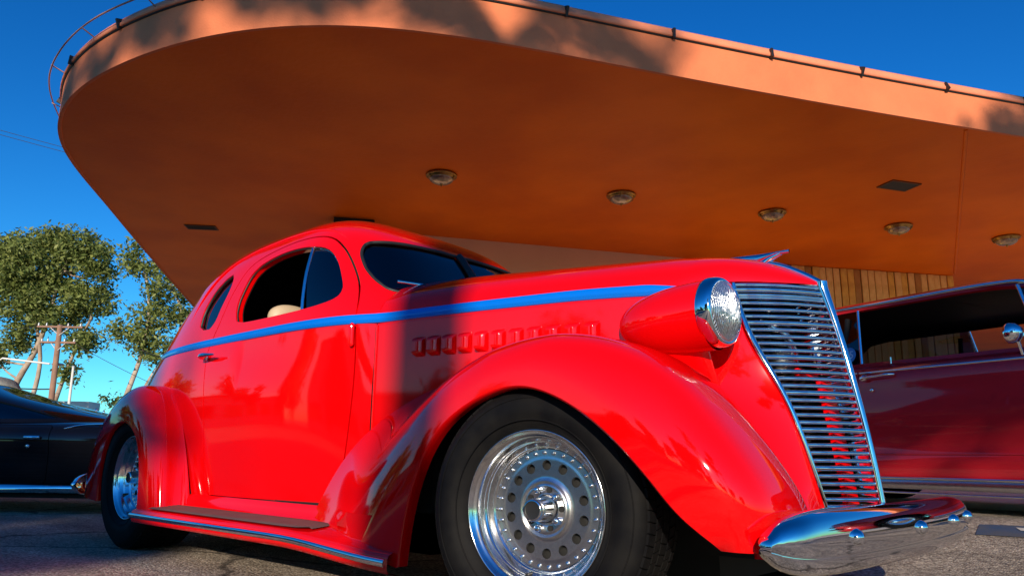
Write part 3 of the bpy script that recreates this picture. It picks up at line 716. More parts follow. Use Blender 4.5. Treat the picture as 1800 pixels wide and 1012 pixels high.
for st, cx in ((FF, 0), (RF, -2.85)):
    G = fender(st, 110, [1, 1, .95, .75, .4, .1, 0, 0, 0, 0, 0, 0, 0] if cx == 0 else None, ns=NS if cx == 0 else 2.4)
    s = grid(G, lambda P: P*0+np.array([cx, -.5, .3]))
    lip = G[:, 0]; inn = G[:, -1]
    if cx == 0: bead = tube(smooth_path(inn[68:], 4, False)+np.array([-.004, -.006, .004]), .0085*np.clip(np.arange(len(inn[68:]))/14+.05, 0, 1), 8)
    cc = np.array([cx, 0, .34]); 
    # rolled lip and flange
    dirn = (cc-lip)*np.array([1, 0, 1.]); dirn /= np.linalg.norm(dirn, axis=1, keepdims=True)
    fl1 = np.stack([lip, lip+dirn*.006+np.array([0, .004, 0]), lip+dirn*.008+np.array([0, .02, 0]), lip+dirn*.006+np.array([0, .04, 0])], 1)
    lp = grid(fl1, lambda P: P-np.broadcast_to((dirn+np.array([0, -.3, 0]))[:, None], P.shape))
    bot0 = G[-1]; n_ = 4
    full = s.plus(lp)
    liner = grid(G, lambda P: P*0+np.array([cx, -.5, .3])).offset(-.014).flip()
    for m_ in (1, -1):
        if m_ == -1 and cx == 0:          # the far front wing sits a little further back
            for s_ in (full, liner, bead): s_.V[:, 0] -= .20*smooth(.05, .5, s_.V[:, 0])
        f_ = full.plus(bead) if (m_ == 1 and cx == 0) else full if m_ == 1 else (full.plus(bead) if cx == 0 else full).mirror(); fo = f_.build('fender', 'red', coupe)
        li = liner if m_ == 1 else liner.mirror(); li.build('wheel_arch_liner', 'dark', fo)
# black chassis and inner arches
for (a, b, c, d, e, f_) in ((-3.6, -3.28, -.6, .6, .22, .6), (-3.28, -2.45, -.5, .5, .25, .75), (-2.45, -.55, -.69, .69, .17, .30), (-.60, .30, -.33, .33, .14, .74), (-.70, -.55, -.69, .69, .17, .62)):
    box_obj('chassis', 'dark', coupe, a, b, c, d, e, f_)

# --- running boards
for m_ in (1, -1):
    pr_ = [(-.706, .295), (-.712, .272), (-.722, .25), (-.742, .236), (-.78, .231), (-.87, .222), (-.886, .216), (-.892, .205), (-.892, .175), (-.886, .160), (-.86, .155), (-.70, .155)]
    G = [[(x, min(y, -.72-.125*float(smooth(-1.15, -.75, x))) if i > 0 else y-.14*float(smooth(-1.15, -.75, x)), z-(.03*smooth(-1.2, -.5, x) if i > 2 else 0)) for i, (y, z) in enumerate(pr_)] for x in np.linspace(-2.52, -.52, 24)]
    s = grid(G, lambda P: P*0+np.array([-1.5, -.79, .19])*1.0+(P-np.array([-1.5, -.79, .19]))*np.array([1, 0, 0]))
    o_ = (s if m_ == 1 else s.mirror()).build('running_board', 'red', coupe)
    ys_ = [(-.742, .241), (-.752, .2435), (-.80, .2385), (-.856, .2335), (-.864, .228)]
    xx = np.r_[-2.45, -2.44, np.linspace(-2.4, -1.1, 14), -1.05, -1.035]
    G = []
    for i, x in enumerate(xx):
        e_ = .0 if 0 < i < len(xx)-1 else -.005
        yo = -.864+.03*float(smooth(-1.12, -1.035, x))
        G.append([(x, -.742+(yo+.742)*j/12, np.interp(-.742+(yo+.742)*j/12, [-.864, -.856, -.80, -.752, -.742], [.228, .2335, .2385, .2435, .239])-.03*float(smooth(-1.2, -.5, x))+e_+.0012*(j % 2)) for j in range(13)])
    s = grid(G, lambda P: P-np.array([0, 0, 1])); (s if m_ == 1 else s.mirror()).build('board_mat', 'mat_', o_)
    tr = np.array([(x, -.895, .192-.03*float(smooth(-1.2, -.5, x))) for x in np.linspace(-2.53, -.53, 24)])
    s = tube(tr, .012, 10, flat=.6); (s if m_ == 1 else s.mirror()).build('board_trim', 'chrome', o_)

# --- headlamps
hl = (-.055, -.425, .908)
pod = np.array([(.085, .0), (.088, .018), (.10, .036), (.13, .058), (.19, .080), (.27, .094), (.36, .0995), (.428, .099)])
pps = spline(chord(pod), pod)(np.linspace(0, 1, 36)); pps[:, 1] = np.maximum(pps[:, 1], 0)
for m_ in (1, -1):
    fl = (lambda s: s) if m_ == 1 else (lambda s: s.mirror())
    if m_ == -1: hl = (hl[0]-.09, hl[1], hl[2])
    P0 = lathe(pps, 48, hl, 'x', (hl[0]+.25, hl[1], hl[2]))
    # the pod droops and narrows towards its tail and leans in to the bonnet
    t = np.clip((.415+hl[0]-P0.V[:, 0])/.33, 0, 1); P0.V[:, 2] += -.006*t; P0.V[:, 1] += .02*t**1.3
    k = P0.V[:, 2] < hl[2]; P0.V[k, 2] = hl[2]+(P0.V[k, 2]-hl[2])*1.12
    hobj = fl(P0).build('headlamp', 'red', coupe)
    fl(lathe([(.418, .099), (.420, .104), (.43, .1055), (.448, .1035), (.460, .099), (.464, .093), (.462, .089)], 56, hl, 'x', (hl[0]+.44, hl[1], hl[2]))).build('lamp_ring', 'chrome', hobj)
    pr_ = [(.460, .0905), (.468, .085), (.478, .066), (.485, .044), (.488, .02), (.4885, .0)]
    Ls = lathe(pr_, 56, hl, 'x', (.3, hl[1], hl[2]))
    Ls.V[:, 0] += .0016*np.sign(np.sin((Ls.V[:, 1]-hl[1])*260))*(np.hypot(Ls.V[:, 1]-hl[1], Ls.V[:, 2]-hl[2]) < .08)
    fl(Ls).build('lamp_lens', 'lens', hobj)
    # stand joining the pod to bonnet side
    G = []
    for a in np.linspace(0, 1, 14):
        r_ = []
        for b in np.linspace(0, 2*np.pi, 24, endpoint=False):
            r_.append((.27+hl[0]+.03*a+(.115-.03*a)*math.cos(b), hl[1]+.02+.10*a**1.5+(.048-.012*a)*math.sin(b), .86-.20*a))
        G.append(r_)
    fl(grid(G, (.23, hl[1]+.06, .8), close_v=True)).build('lamp_stand', 'red', hobj)

# --- grille
gz_top, gz_bot = 1.028, .325
def bar_path(z, inset=0, n=15):
    e = gedge([z])[0]; xp = float(prow_f([z])[0])
    A = np.array([e[0], e[1]]); B = np.array([xp, 0.]); d = B-A; nrm = np.array([-d[1], d[0]])*-1; nrm /= np.linalg.norm(nrm)
    if nrm[0] < 0: nrm = -nrm
    L = [A+d*t+nrm*(.020*4*t*(1-t))-nrm*inset for t in np.linspace(0, 1, n)]
    R_ = [(p[0], -p[1]) for p in L[::-1][1:]]
    return np.array([(p[0], p[1], z) for p in L]+[(p[0], p[1], z) for p in R_])
heavy = np.linspace(1.012, .358, 7)
zl = [(heavy[0], .009), (heavy[0]+.018, .007), (heavy[0]-.018, .007)]
for a, b in zip(heavy[:-1], heavy[1:]):
    for k in range(1, 5):
        z = a+(b-a)*k/5
        if a == heavy[0] and k == 1: z -= .004
        zl.append((z, .0066))
    zl.append((b, .0088))
zl.append((heavy[-1]-.022, .005))
gr = mesh('grille', *box(.16, .20, -.26, .26, .25, .98), 'dark', coupe, False)
for z, r_ in zl:
    tube(bar_path(z, .002), r_, 8, flat=1.5).build('grille_bar', 'chrome', gr)
for m_ in (1, -1):
    zz = np.linspace(1.035, .28, 40); ep = np.array([(gedge([z])[0][0]+.004, gedge([z])[0][1], z) for z in zz])
    rr_ = np.interp(zz, [.28, .6, .85, .9, 1.035], [.009, .010, .013, .012, .007]); s = tube(ep, rr_, 10, up=(0, 1, 0)); (s if m_ == 1 else s.mirror()).build('grille_surround', 'chrome', gr)
cz = np.linspace(1.052, .27, 40); cp = np.array([(float(prow_f([min(z, 1.04)])[0])+.006, 0, z) for z in cz])
tube(cp, np.interp(cz, [.27, .9, 1.0, 1.052], [.0115, .014, .018, .021]), 12, up=(0, 1, 0)).build('grille_spine', 'chrome', gr)
# small wings of the spine at the top of the grille
for m_ in (1, -1):
    s = tube([(.515, -.0, 1.040), (.50, -.03, 1.040), (.478, -.055, 1.041)], [.016, .013, .004], 8); (s if m_ == 1 else s.mirror()).build('spine_wing', 'chrome', gr)
# painted brace, horns and radiator seen between the bars
bz = np.linspace(.27, .74, 8); bv_ = []; bf_ = []
for k, z in enumerate(bz):
    x = float(prow_f([z])[0])-.07; bv_ += [(x, -.055, z), (x, .035, z), (x-.015, .035, z), (x-.015, -.055, z)]
for k in range(7):
    for q in range(4): bf_.append((4*k+q, 4*k+(q+1) % 4, 4*k+4+(q+1) % 4, 4*k+4+q))
mesh('latch_brace', bv_, bf_+[(28, 29, 30, 31)], 'red', gr, False)
box_obj('latch_tie', 'red', gr, .46, .475, -.10, .06, .745, .77, bev=.004)
mesh('radiator', *box(.22, .26, -.2, .2, .3, .95), M['gasket'], gr, False)
tube([(.36, -.1, .93), (.43, -.07, .88), (.44, -.04, .83), (.42, .0, .80)], .014, 8).build('horn_pipe', 'chrome', gr)
lathe([(.36, .0), (.36, .045), (.41, .04), (.44, .02), (.45, 0)], 20, (0, -.06, .80), 'x', (.38, -.06, .80)).build('horn', 'satin', gr)
# nose strip over the bonnet and winged ornament
nz = np.linspace(.33, .528, 16); P_ = [(x, 0, max(float(hood_top([x])[0]), 1.045)+.002) for x in nz]; tube(P_, .010, 10, flat=1.1).build('nose_strip', 'chrome', bon)
orn = [(.10, 1.188, .004), (.16, 1.190, .008), (.24, 1.186, .013), (.32, 1.182, .013), (.385, 1.180, .010), (.43, 1.181, .004)]
G = []
for x, z, w in orn:
    zt = max(float(hood_top([min(x, .40)])[0])-.004, z-.030 if x > .33 else 0)
    zb = zt if x < .36 else z-.012
    G.append([(x, w*math.cos(a), (z+zb)/2+(z-zb)/2*math.sin(a)+0) for a in np.linspace(0, 2*np.pi, 14, endpoint=False)])
grid(G, (.25, 0, 1.18), close_v=True).build('hood_ornament', 'chrome', bon)
tube([(.33, 0, 1.14), (.36, 0, 1.158), (.40, 0, 1.172)], [.015, .012, .008], 8, up=(0, 1, 0)).build('ornament_stem', 'chrome', bon)

# dark inner aprons of the front wheel arches
rt = np.array([(r[6], r[8]) for r in FF]); o_ = np.argsort(rt[:, 0]); ap, _x = hs_p.split(hs_p.V[:, 2]-np.interp(hs_p.V[:, 0], rt[o_, 0], rt[o_, 1])+.03); ap = ap.used()
ap, _x = ap.split(ap.V[:, 0]-.42)
for s in (ap.used().offset(.008), ap.used().offset(.008).mirror()): s.build('wheel_apron', 'dark', coupe)

# --- bumpers
def bumper(xf, ye, bend, z0, h, name='bumper', front=1, tip=.10):
    ys = np.r_[np.linspace(-1, 1, 61)]; P = []
    cl = []
    for t in ys:
        a = abs(t); y = ye*math.copysign(1-(1-a)**1.0, t) if t else 0; x = xf-front*(bend*a**2.2+tip*max(0, a-.86)**1.6/.14**1.6)
        cl.append((x, y, z0))
    cl = np.array(cl); T, S, U = frames(cl)
    pr_ = [(-.012, .50), (.006, .485), (.022, .43), (.032, .33), (.037, .2), (.038, .05), (.036, -.12), (.030, -.17), (.034, -.20), (.032, -.30), (.022, -.42), (.006, -.485), (-.012, -.5), (-.014, -.45), (.018, -.2), (.022, .1), (.016, .36), (-.014, .47)]
    G = []
    for i, p in enumerate(cl):
        a = abs(ys[i]); k = max(.30, max(0, 1-(max(0, a-.55)/.45)**4)**.45)
        out = np.array([T[i][1], -T[i][0], 0])*front
        G.append([p+out*o*(1-.3*smooth(.9, 1, a))+np.array([0, 0, v*h*k]) for o, v in pr_])
    sh = grid(G, lambda P: np.broadcast_to((cl+np.array([0, 0, .0]))[:, None], P.shape), close_v=True)
    for i, sg in ((0, -1), (len(G)-1, 1)):       # rounded end caps
        c = np.mean(G[i], 0)+T[i]*sg*.02; prev = np.array(G[i]); base = len(sh.V); m_ = len(prev); Vn = [prev]; 
        for f_ in (.85, .55, .2): Vn.append(c-T[i]*sg*.02*(1-math.sqrt(1-f_*f_))*1.6+(prev-np.mean(prev, 0))*f_)
        Vn = np.array(Vn); cen = np.mean(prev, 0)-T[i]*sg*.02; Nn = Vn-cen; Nn /= np.linalg.norm(Nn, axis=2, keepdims=True)
        sh.V = np.vstack([sh.V, Vn.reshape(-1, 3)]); sh.N = np.vstack([sh.N, Nn.reshape(-1, 3)])
        for a_ in range(3):
            for b_ in range(m_): sh.F.append((base+a_*m_+b_, base+a_*m_+(b_+1) % m_, base+(a_+1)*m_+(b_+1) % m_, base+(a_+1)*m_+b_))
        sh.F.append(tuple(base+3*m_+b_ for b_ in range(m_)))
    return cl, sh
cl, bs = bumper(.722, .772, .055, .300, .152, tip=.02)
bmp = bs.build('front_bumper', 'chrome', coupe)
def bump_pt(cl, y): return np.array([np.interp(y, cl[:, 1], cl[:, 0]), y, 0])
for y in (-.47, -.02, .36, .64):
    p = bump_pt(cl, y); k = (p[0]+.036, y, .309)
    lathe([(k[0]-.006, .021), (k[0]+.005, .0205), (k[0]+.014, .015), (k[0]+.019, .007), (k[0]+.0195, 0)], 20, (0, y, .309), 'x', (k[0]-.01, y, .309)).build('bumper_bolt', 'chrome', bmp)
for y in (-.36, .36):
    box_obj('bumper_bracket', 'dark', bmp, .3, .70, y-.03, y+.03, .265, .30)
cl, bs = bumper(-3.98, .76, .10, .29, .15, front=-1, tip=.13)
bs.build('rear_bumper', 'chrome', coupe)
tube([(-3.5, -.62, .23), (-3.75, -.64, .24), (-3.83, -.65, .235)], .028, 14).build('exhaust_tip', 'chrome', coupe)

# --- wheels (outer face towards -y, at y = 0)
def make_wheel(Rt, Rr, width, loc, rz, flip=False):
    w = bpy.data.objects.new('wheel', None); col.objects.link(w); w.parent = coupe
    w.location = Vector(loc)-Vector(OFF[-1]); w.rotation_euler = (0, rng_wheel.uniform(-3, 3), rz+(math.pi if flip else 0))
    OFF.append((0, 0, 0))
    b = width
    side = [(.012, Rr-.006), (-.004, Rr+.004), (-.018, Rr+.018), (-.030, Rr+.045), (-.032, Rr+.065), (-.026, Rt-.032), (-.012, Rt-.012), (.006, Rt-.006)]
    other = [(b-.01-p[0], p[1]) for p in side[::-1]]
    prof_ = np.array(side+[(b*.3, Rt-.004), (b*.5, Rt-.004), (b*.7, Rt-.004)]+other)
    seg = 96
    L = lathe(prof_, seg, (0, 0, 0), 'y', lambda P: P*np.array([.75, 0, .75])+np.array([0, b/2-.005, 0]))
    L.build('tyre', 'rubber', w)
    # sidewall ridges
    for r_ in (Rr+.028, Rt-.036):
        P_ = [(r_*math.cos(a), -.029 if r_ < Rt-.05 else -.0275, r_*math.sin(a)) for a in np.linspace(0, 2*np.pi, 96, endpoint=False)]
        tube(P_, .0018, 5, closed=True, up=(0, 1, 0)).build('sidewall_ridge', 'rubber', w)
    # tread blocks: five ribs of angled blocks
    V = []; F = []
    nb = 74; ribs = [(.000, .036), (.042, .078), (.084, .128), (.134, .170), (.176, .212)]; sc_ = b/.215
    for ri, (y0, y1) in enumerate(ribs):
        for k in range(nb):
            a0 = 2*np.pi*(k+.06+.23*(ri % 2))/nb; a1 = 2*np.pi*(k+.93+.23*(ri % 2))/nb
            sk = .018*(1 if ri % 2 else -1); n = len(V)
            for r_ in (Rt-.010, Rt+.0015):
                for (yy_, aa) in ((y0, a0), (y1, a0+sk), (y1, a1+sk), (y0, a1)):
                    ed = .004 if ri in (0, 4) and ((ri == 0 and yy_ == y0) or (ri == 4 and yy_ == y1)) and r_ > Rt-.005 else 0
                    V.append(((r_-ed)*math.cos(aa), yy_*sc_-.004, (r_-ed)*math.sin(aa)))
            F += [(n+4, n+5, n+6, n+7), (n, n+4, n+7, n+3), (n+1, n+2, n+6, n+5), (n, n+1, n+5, n+4), (n+3, n+7, n+6, n+2)]
    tr_ = mesh('tread', V, F, 'rubber', w, False); tr_['kind'] = 'stuff'
    # rim barrel with stepped lip
    rp = [(.012, Rr-.016), (.000, Rr-.010), (-.006, Rr-.003), (-.008, Rr+.002), (-.004, Rr+.007), (.004, Rr+.005)]
    rp = [(.075, Rr*.735), (.073, Rr*.765), (.066, Rr*.775), (.062, Rr*.80), (.040, Rr*.845), (.036, Rr*.865), (.018, Rr*.895), (.010, Rr*.915), (.004, Rr*.95), (-.003, Rr*.975), (-.008, Rr*.992), (-.008, Rr*1.005), (-.002, Rr*1.018), (.006, Rr*1.015)]
    sp_ = np.array(rp); c_ = chord(sp_); dense = np.column_stack([np.interp(np.linspace(0, 1, 70), c_, sp_[:, 0]), np.interp(np.linspace(0, 1, 70), c_, sp_[:, 1])])
    for _ in range(2): dense[1:-1] = (dense[:-2]+dense[1:-1]*2+dense[2:])/4
    lathe(dense, 96, (0, 0, 0), 'y', lambda P: P*np.array([1, 1, 1])+np.array([0, .3, 0])+P*np.array([.6, 0, .6])).build('rim', 'alloy', w)
    lathe([(.16, Rr*.80), (.075, Rr*.80), (.075, Rr*.74)], 48, (0, 0, 0), 'y').build('rim_barrel', 'dark', w)
    # centre disc with fourteen holes
    pr_ = [(.066, Rr*.16), (.060, Rr*.20), (.058, Rr*.30), (.060, Rr*.325), (.066, Rr*.345), (.070, Rr*.40), (.070, Rr*.50), (.070, Rr*.64), (.071, Rr*.66), (.072, Rr*.76)]
    sp_ = np.array(pr_); rr_ = np.linspace(sp_[0, 1], sp_[-1, 1], 60); dd_ = np.column_stack([np.interp(rr_, sp_[:, 1], sp_[:, 0]), rr_])
    for _ in range(2): dd_[1:-1] = (dd_[:-2]+dd_[1:-1]*2+dd_[2:])/4
    ds = lathe(dd_, 252, (0, 0, 0), 'y'); ds.N *= np.sign(-ds.N[:, 1:2]+1e-9)
    hr = Rr*.065; cen = [(Rr*.555*math.cos(a), Rr*.555*math.sin(a)) for a in np.linspace(0, 2*np.pi, 14, endpoint=False)]
    g = np.min([np.hypot(ds.V[:, 0]-cx_, ds.V[:, 2]-cz_) for cx_, cz_ in cen], 0)-hr
    _, dk = ds.split(g); rm = dk.rim(.014, lambda k: k[0] >= dk.cut and k[1] >= dk.cut); dk = dk.used().plus(rm); dk.build('wheel_disc', 'satin', w)
    lathe([(.095, .0), (.095, Rr*.79)], 40, (0, 0, 0), 'y').build('wheel_backing', 'dark', w)
    # rivets, nuts, cap, valve
    rv = lathe([(.071, .0052), (.067, .0050), (.0645, .0032), (.064, 0)], 10, (0, 0, 0), 'y', (0, .09, 0)); r0 = None
    for k in range(32):
        a = 2*np.pi*k/32+.05
        if r0 is None: r0 = rv.build('rivet', 'chrome', w); c_ = r0
        else: c_ = share(r0, w)
        c_.location = (Rr*.715*math.cos(a), 0, Rr*.715*math.sin(a))
    nut = lathe([(.060, .0115), (.045, .0110), (.040, .0095), (.037, .006), (.036, 0)], 12, (0, 0, 0), 'y', (0, .09, 0)); r0 = None
    hole = lathe([(.0565, .0085), (.0572, .0080), (.0572, 0)], 16, (0, 0, 0), 'y', (0, .09, 0)); h0 = None
    for k in range(5):
        a = 2*np.pi*k/5+.35
        if r0 is None: r0 = nut.build('lug_nut', 'chrome', w); c_ = r0; h0 = hole.build('stud_hole', 'dark', w); d_ = h0
        else: c_ = share(r0, w); d_ = share(h0, w)
        c_.location = (Rr*.25*math.cos(a), 0, Rr*.25*math.sin(a)); d_.location = (Rr*.25*math.cos(a+.63), 0, Rr*.25*math.sin(a+.63))
    lathe([(.062, Rr*.165), (.052, Rr*.16), (.042, Rr*.150), (.010, Rr*.145), (-.006, Rr*.142), (-.012, Rr*.13), (-.012, Rr*.112)], 40, (0, 0, 0), 'y', (0, .1, 0)).build('centre_cap', 'alloy', w)
    lathe([(-.011, Rr*.112), (-.008, Rr*.10), (-.0085, 0)], 32, (0, 0, 0), 'y', (0, .1, 0)).build('cap_disc', 'gasket', w)
    tube([(-Rr*.80, .055, Rr*.18), (-Rr*.81, .028, Rr*.18)], .005, 8, up=(1, 0, 0)).build('valve_stem', 'gasket', w)
    OFF.pop()
    return w
rng_wheel = random.Random(3)
make_wheel(.342, .217, .215, (0, -.80, .345), .194)
make_wheel(.342, .217, .215, (0, .80, .345), .194, True)
make_wheel(.358, .212, .25, (-2.85, -.79, .36), 0)
make_wheel(.358, .212, .25, (-2.85, .79, .36), 0, True)
OFF.pop()
# ================================================================ the other cars
def gring(z, w, xr, xf, xm, Nr, Nf, nr=30, nf=30):
    a = np.linspace(0, np.pi/2, 120); out = []
    rear = np.stack([xm-(xm-xr)*np.cos(a)**(2/Nr), -w*np.sin(a)**(2/Nr)], 1); b = a[::-1]; fr = np.stack([xm+(xf-xm)*np.cos(b)**(2/Nf), -w*np.sin(b)**(2/Nf)], 1)
    for c, n in ((rear, nr), (fr, nf)):
        d = np.r_[0, np.cumsum(np.linalg.norm(np.diff(c, axis=0), axis=1))]; t = np.linspace(0, d[-1], n+1); out.append(np.stack([np.interp(t, d, c[:, 0]), np.interp(t, d, c[:, 1])], 1))
    c = np.vstack([out[0], out[1][1:]]); return np.column_stack([c, np.full(len(c), z)])
def gshell(rows, xm, Nr, Nf, n):
    rows = np.array(rows, float); f = spline(chord(rows[:, :2]), rows)
    return grid([gring(*r, xm, Nr, Nf) for r in f(np.linspace(0, 1, n))], (xm, 0, rows[0][0]))
def simple_wheel(root, x, y, r, cap_m='chrome'):
    s = -1 if y < 0 else 1
    w = bpy.data.objects.new('wheel', None); col.objects.link(w); w.parent = root; w.location = (x, y, r); w.rotation_euler.z = 0 if s < 0 else math.pi
    b = .19; side = [(.02, .19), (-.005, .20), (-.02, .24), (-.018, r-.03), (.01, r-.005), (.03, r)]; pf = side+[(b-.02-p[0], p[1]) for p in side[::-1]]
    lathe(pf, 48, (0, 0, 0), 'y', lambda P: P*np.array([.75, 0, .75])+np.array([0, b/2, 0])).build('tyre', 'rubber', w)
    lathe([(.02, .195), (.0, .19), (.012, .17), (.03, .15), (.02, .10), (-.01, .06), (-.015, .0)], 40, (0, 0, 0), 'y', (0, .3, 0)).build('hubcap', cap_m, w)
def front_filter(s, x0): return s.V[:, 0] > x0

# --- burgundy hardtop
bdir = (0.96467415, -0.26344599)
bl = (.26344599, .96467415)
G0 = np.array([.17245584, 3.02183942]); bpos = G0+np.array(bl)*.955
burg = thing('hardtop_car', 'dark burgundy two-door hardtop with chrome trim behind the red coupe, under the canopy', 'car', (bpos[0], bpos[1], .18), math.atan2(bdir[1], bdir[0])); OFF.append((0, 0, 0))
low = gshell([(.17, .90, -2.85, 2.6), (.22, .935, -2.9, 2.66), (.34, .952, -2.93, 2.68), (.38, .945, -2.93, 2.68), (.60, .958, -2.95, 2.7), (.82, .952, -2.93, 2.68), (.925, .935, -2.9, 2.64), (.96, .90, -2.85, 2.58), (.985, .70, -2.6, 2.3), (.99, .01, -1, .6)], 0, 7, 7, 80)
arch = np.minimum(np.hypot(low.V[:, 0]-1.65, low.V[:, 2]-.33), np.hypot(low.V[:, 0]+1.55, low.V[:, 2]-.33))-.39
_, lw_ = low.split(arch); rm = lw_.rim(.08, cutedge(lw_)); lw_ = lw_.used()
dr_p = [(-.66, .21), (-.66, .90), (-.655, .975), (.98, .975), (.98, .90), (.98, .6), (.98, .21)]
g = sdf(dr_p, lw_.V[:, [0, 2]]); lin_b = lw_.copy()
_, bo_ = lw_.split(g-.003); di_, _2 = lw_.split(g+.003); r1 = bo_.rim(.02, cutedge(bo_)); r2 = di_.rim(.02, cutedge(di_))
gh = gshell([(.965, .86, -2.35, 1.22), (1.0, .845, -2.3, 1.12), (1.10, .825, -2.2, .95), (1.28, .79, -2.02, .70), (1.41, .765, -1.88, .50), (1.45, .75, -1.80, .42), (1.48, .70, -1.65, .32), (1.505, .50, -.8, .1), (1.515, .01, -.4, -.3)], -.3, 4.5, 6, 60)
wp = [(-1.86, 1.005), (-1.76, 1.25), (-1.60, 1.38), (-1.45, 1.405), (0, 1.415), (.33, 1.413), (.42, 1.39), (.72, 1.14), (.86, 1.005)]
gw = sdf(wp, gh.V[:, [0, 2]]); gw = np.where(np.abs(gh.N[:, 1]) > .5, gw, 1)
win_, gb = gh.split(gw); gr_ = gb.rim(.03, cutedge(gb)); gb = gb.used()
wp2 = [(-.70, 1.01), (-.66, 1.35), (-.60, 1.42), (.60, 1.42), (.68, 1.28), (.71, 1.02)]
gf = np.where(gb.V[:, 0] > .2, sdf(wp2, gb.V[:, [1, 2]]), 1); wsf, gb2 = gb.split(gf); rm2 = gb2.rim(.02, cutedge(gb2)); gb2 = gb2.used()
gr2 = np.where((gb2.V[:, 0] < -1.1), sdf([(-.60, 1.06), (-.55, 1.28), (0, 1.30), (.55, 1.28), (.6, 1.06)], gb2.V[:, [1, 2]]), 1)
full = bo_.used().plus(r1).plus(rm).plus(gb2.used()).plus(gr_).plus(rm2)
full.plus(full.mirror()).build('body', 'burgundy', burg)
ld = di_.used().plus(r2); bd_r = ld.build('door', 'burgundy', burg); bd_l = ld.mirror().build('door', 'burgundy', burg)
inn = gb2.used().offset(-.03).plus(lin_b.offset(-.05)); inn.plus(inn.mirror()).flip().build('interior_lining', 'dark', burg)
f_ = wsf.used(); f_.plus(f_.mirror()).build('windscreen', 'clear', burg)
wv = win_.used(); q1, q2 = wv.split(wv.V[:, 0]+.68+.14*(wv.V[:, 2]-1.0)); q1 = q1.used().offset(-.012)
v1, v2 = wv.split(-(wv.V[:, 0]-.50+.33*(wv.V[:, 2]-1.0))); v1 = v1.used().offset(-.012)
for m_ in (1, -1):
    fl = (lambda s: s) if m_ == 1 else (lambda s: s.mirror())
    d_ = bd_r if m_ == 1 else bd_l
    fl(q1).build('quarter_window', 'vent', burg); fl(v1).build('vent_window', 'vent', d_)
    y_ = lambda z: -(.862-.225*(z-.965))
    fl(tube([(-.70-.14*(z-1.0)+.02, y_(z)-.0, z) for z in np.linspace(1.0, 1.41, 6)], .013, 8, up=(0, 1, 0))).build('window_divider', 'chrome', burg)
    fl(tube([(.50-.33*(z-1.0), y_(z)-.0, z) for z in np.linspace(1.0, 1.405, 6)], .012, 8, up=(0, 1, 0))).build('vent_divider', 'chrome', d_)
    pp = [(-1.92, 1.0), (-1.82, 1.25), (-1.66, 1.40), (-1.45, 1.435), (-.4, 1.44), (.30, 1.437), (.42, 1.42), (.60, 1.26), (.90, .99)]
    P_ = np.array([(x, y_(z)-.004-(.004 if z > 1.3 else 0), z) for x, z in spline(chord(pp), pp)(np.linspace(0, 1, 70))]); fl(tube(smooth_path(P_, 2, False), .014, 8, up=(0, 1, 0))).build('roof_moulding', 'chrome', burg)
    for a, b in ((-.652, .972), (-1.9, -.668)): fl(tube([(x, -.935, .928) for x in np.linspace(a, b, 12)], .009, 8)).build('belt_moulding', 'chrome', burg)
    fl(tube([(x, -.951, .212) for x in np.linspace(-1.14, 1.24, 12)], .010, 8)).build('sill_moulding', 'chrome', burg)
    s = grid([[(x, y, z) for y, z in ((-.945, .205), (-.956, .195), (-.956, .150), (-.94, .142))] for x in np.linspace(-1.14, 1.24, 10)], (0, 0, .18)); fl(s).build('rocker_panel', 'satin', burg)
    fl(tube([(x, -.935, .118) for x in np.linspace(-1.14, 1.24, 12)], .007, 8)).build('sill_moulding', 'chrome', burg)
    hb = [(-.60, -.955, .885), (-.60, -.985, .886), (-.585, -.992, .887), (-.50, -.992, .892), (-.41, -.988, .897), (-.385, -.955, .898)]
    fl(tube(spline(chord(hb), hb)(np.linspace(0, 1, 20)), .009, 8)).build('door_handle', 'chrome', d_)
    fl(lathe([(-.95, .026), (-.972, .025), (-.992, .020), (-.996, .01), (-.996, 0)], 20, (-.60, 0, .885), 'y', (-.60, -.9, .885))).build('handle_button', 'chrome', d_)
    fl(lathe([(-.95, .014), (-.962, .0135), (-.966, .008), (-.966, 0)], 16, (-.555, 0, .80), 'y', (-.555, -.9, .8))).build('door_lock', 'chrome', d_)
    fl(tube([(-.46, -.85, .985), (-.46, -.85, 1.03)], .006, 8, up=(1, 0, 0))).build('lock_knob', 'chrome', d_)
    ms = fl(tube([(.42, -.925, .95), (.42, -.965, 1.03)], .010, 8, up=(1, 0, 0))).build('mirror_stalk', 'chrome', d_)
    fl(lathe([(.37, .0), (.372, .048), (.38, .061), (.40, .063), (.43, .055), (.455, .03), (.463, 0)], 28, (0, -.985, 1.075), 'x', (.41, -.985, 1.075))).build('door_mirror', 'chrome', d_)
    for x in (1.65, -1.55): simple_wheel(burg, x, -.86*m_, .33)
    # body crease
    fl(tube([(x, -.951, .365) for x in np.linspace(-1.1, 1.2, 12)], .005, 6)).build('body_crease', 'burgundy', burg)
box_obj('chassis', 'dark', burg, -2.6, 2.4, -.66, .66, .16, .30); box_obj('chassis', 'dark', burg, -1.1, 1.2, -.90, .90, .145, .28)
for x, y in ((-.35, -.4), (-.35, .4)): 
    st = pillow((x, y, .60), .12, .32, .30).build('seat', 'gasket', burg)
pillow((-1.25, 0, .62), .14, .7, .28).build('rear_seat', 'gasket', burg); 
tube([(.50+.03*math.cos(a), .38+.2*math.sin(a), .98+.2*math.cos(a)) for a in np.linspace(0, 2*np.pi, 32, endpoint=False)], .014, 8, closed=True, up=(1, 0, 0)).build('steering_wheel', 'gasket', burg)
for y in (-.8, .8): tube([(-.86, y, .99), (-.82, y*.97, 1.36)], .02, 6, up=(0, 1, 0)).build('belt_strap', 'dark', burg)
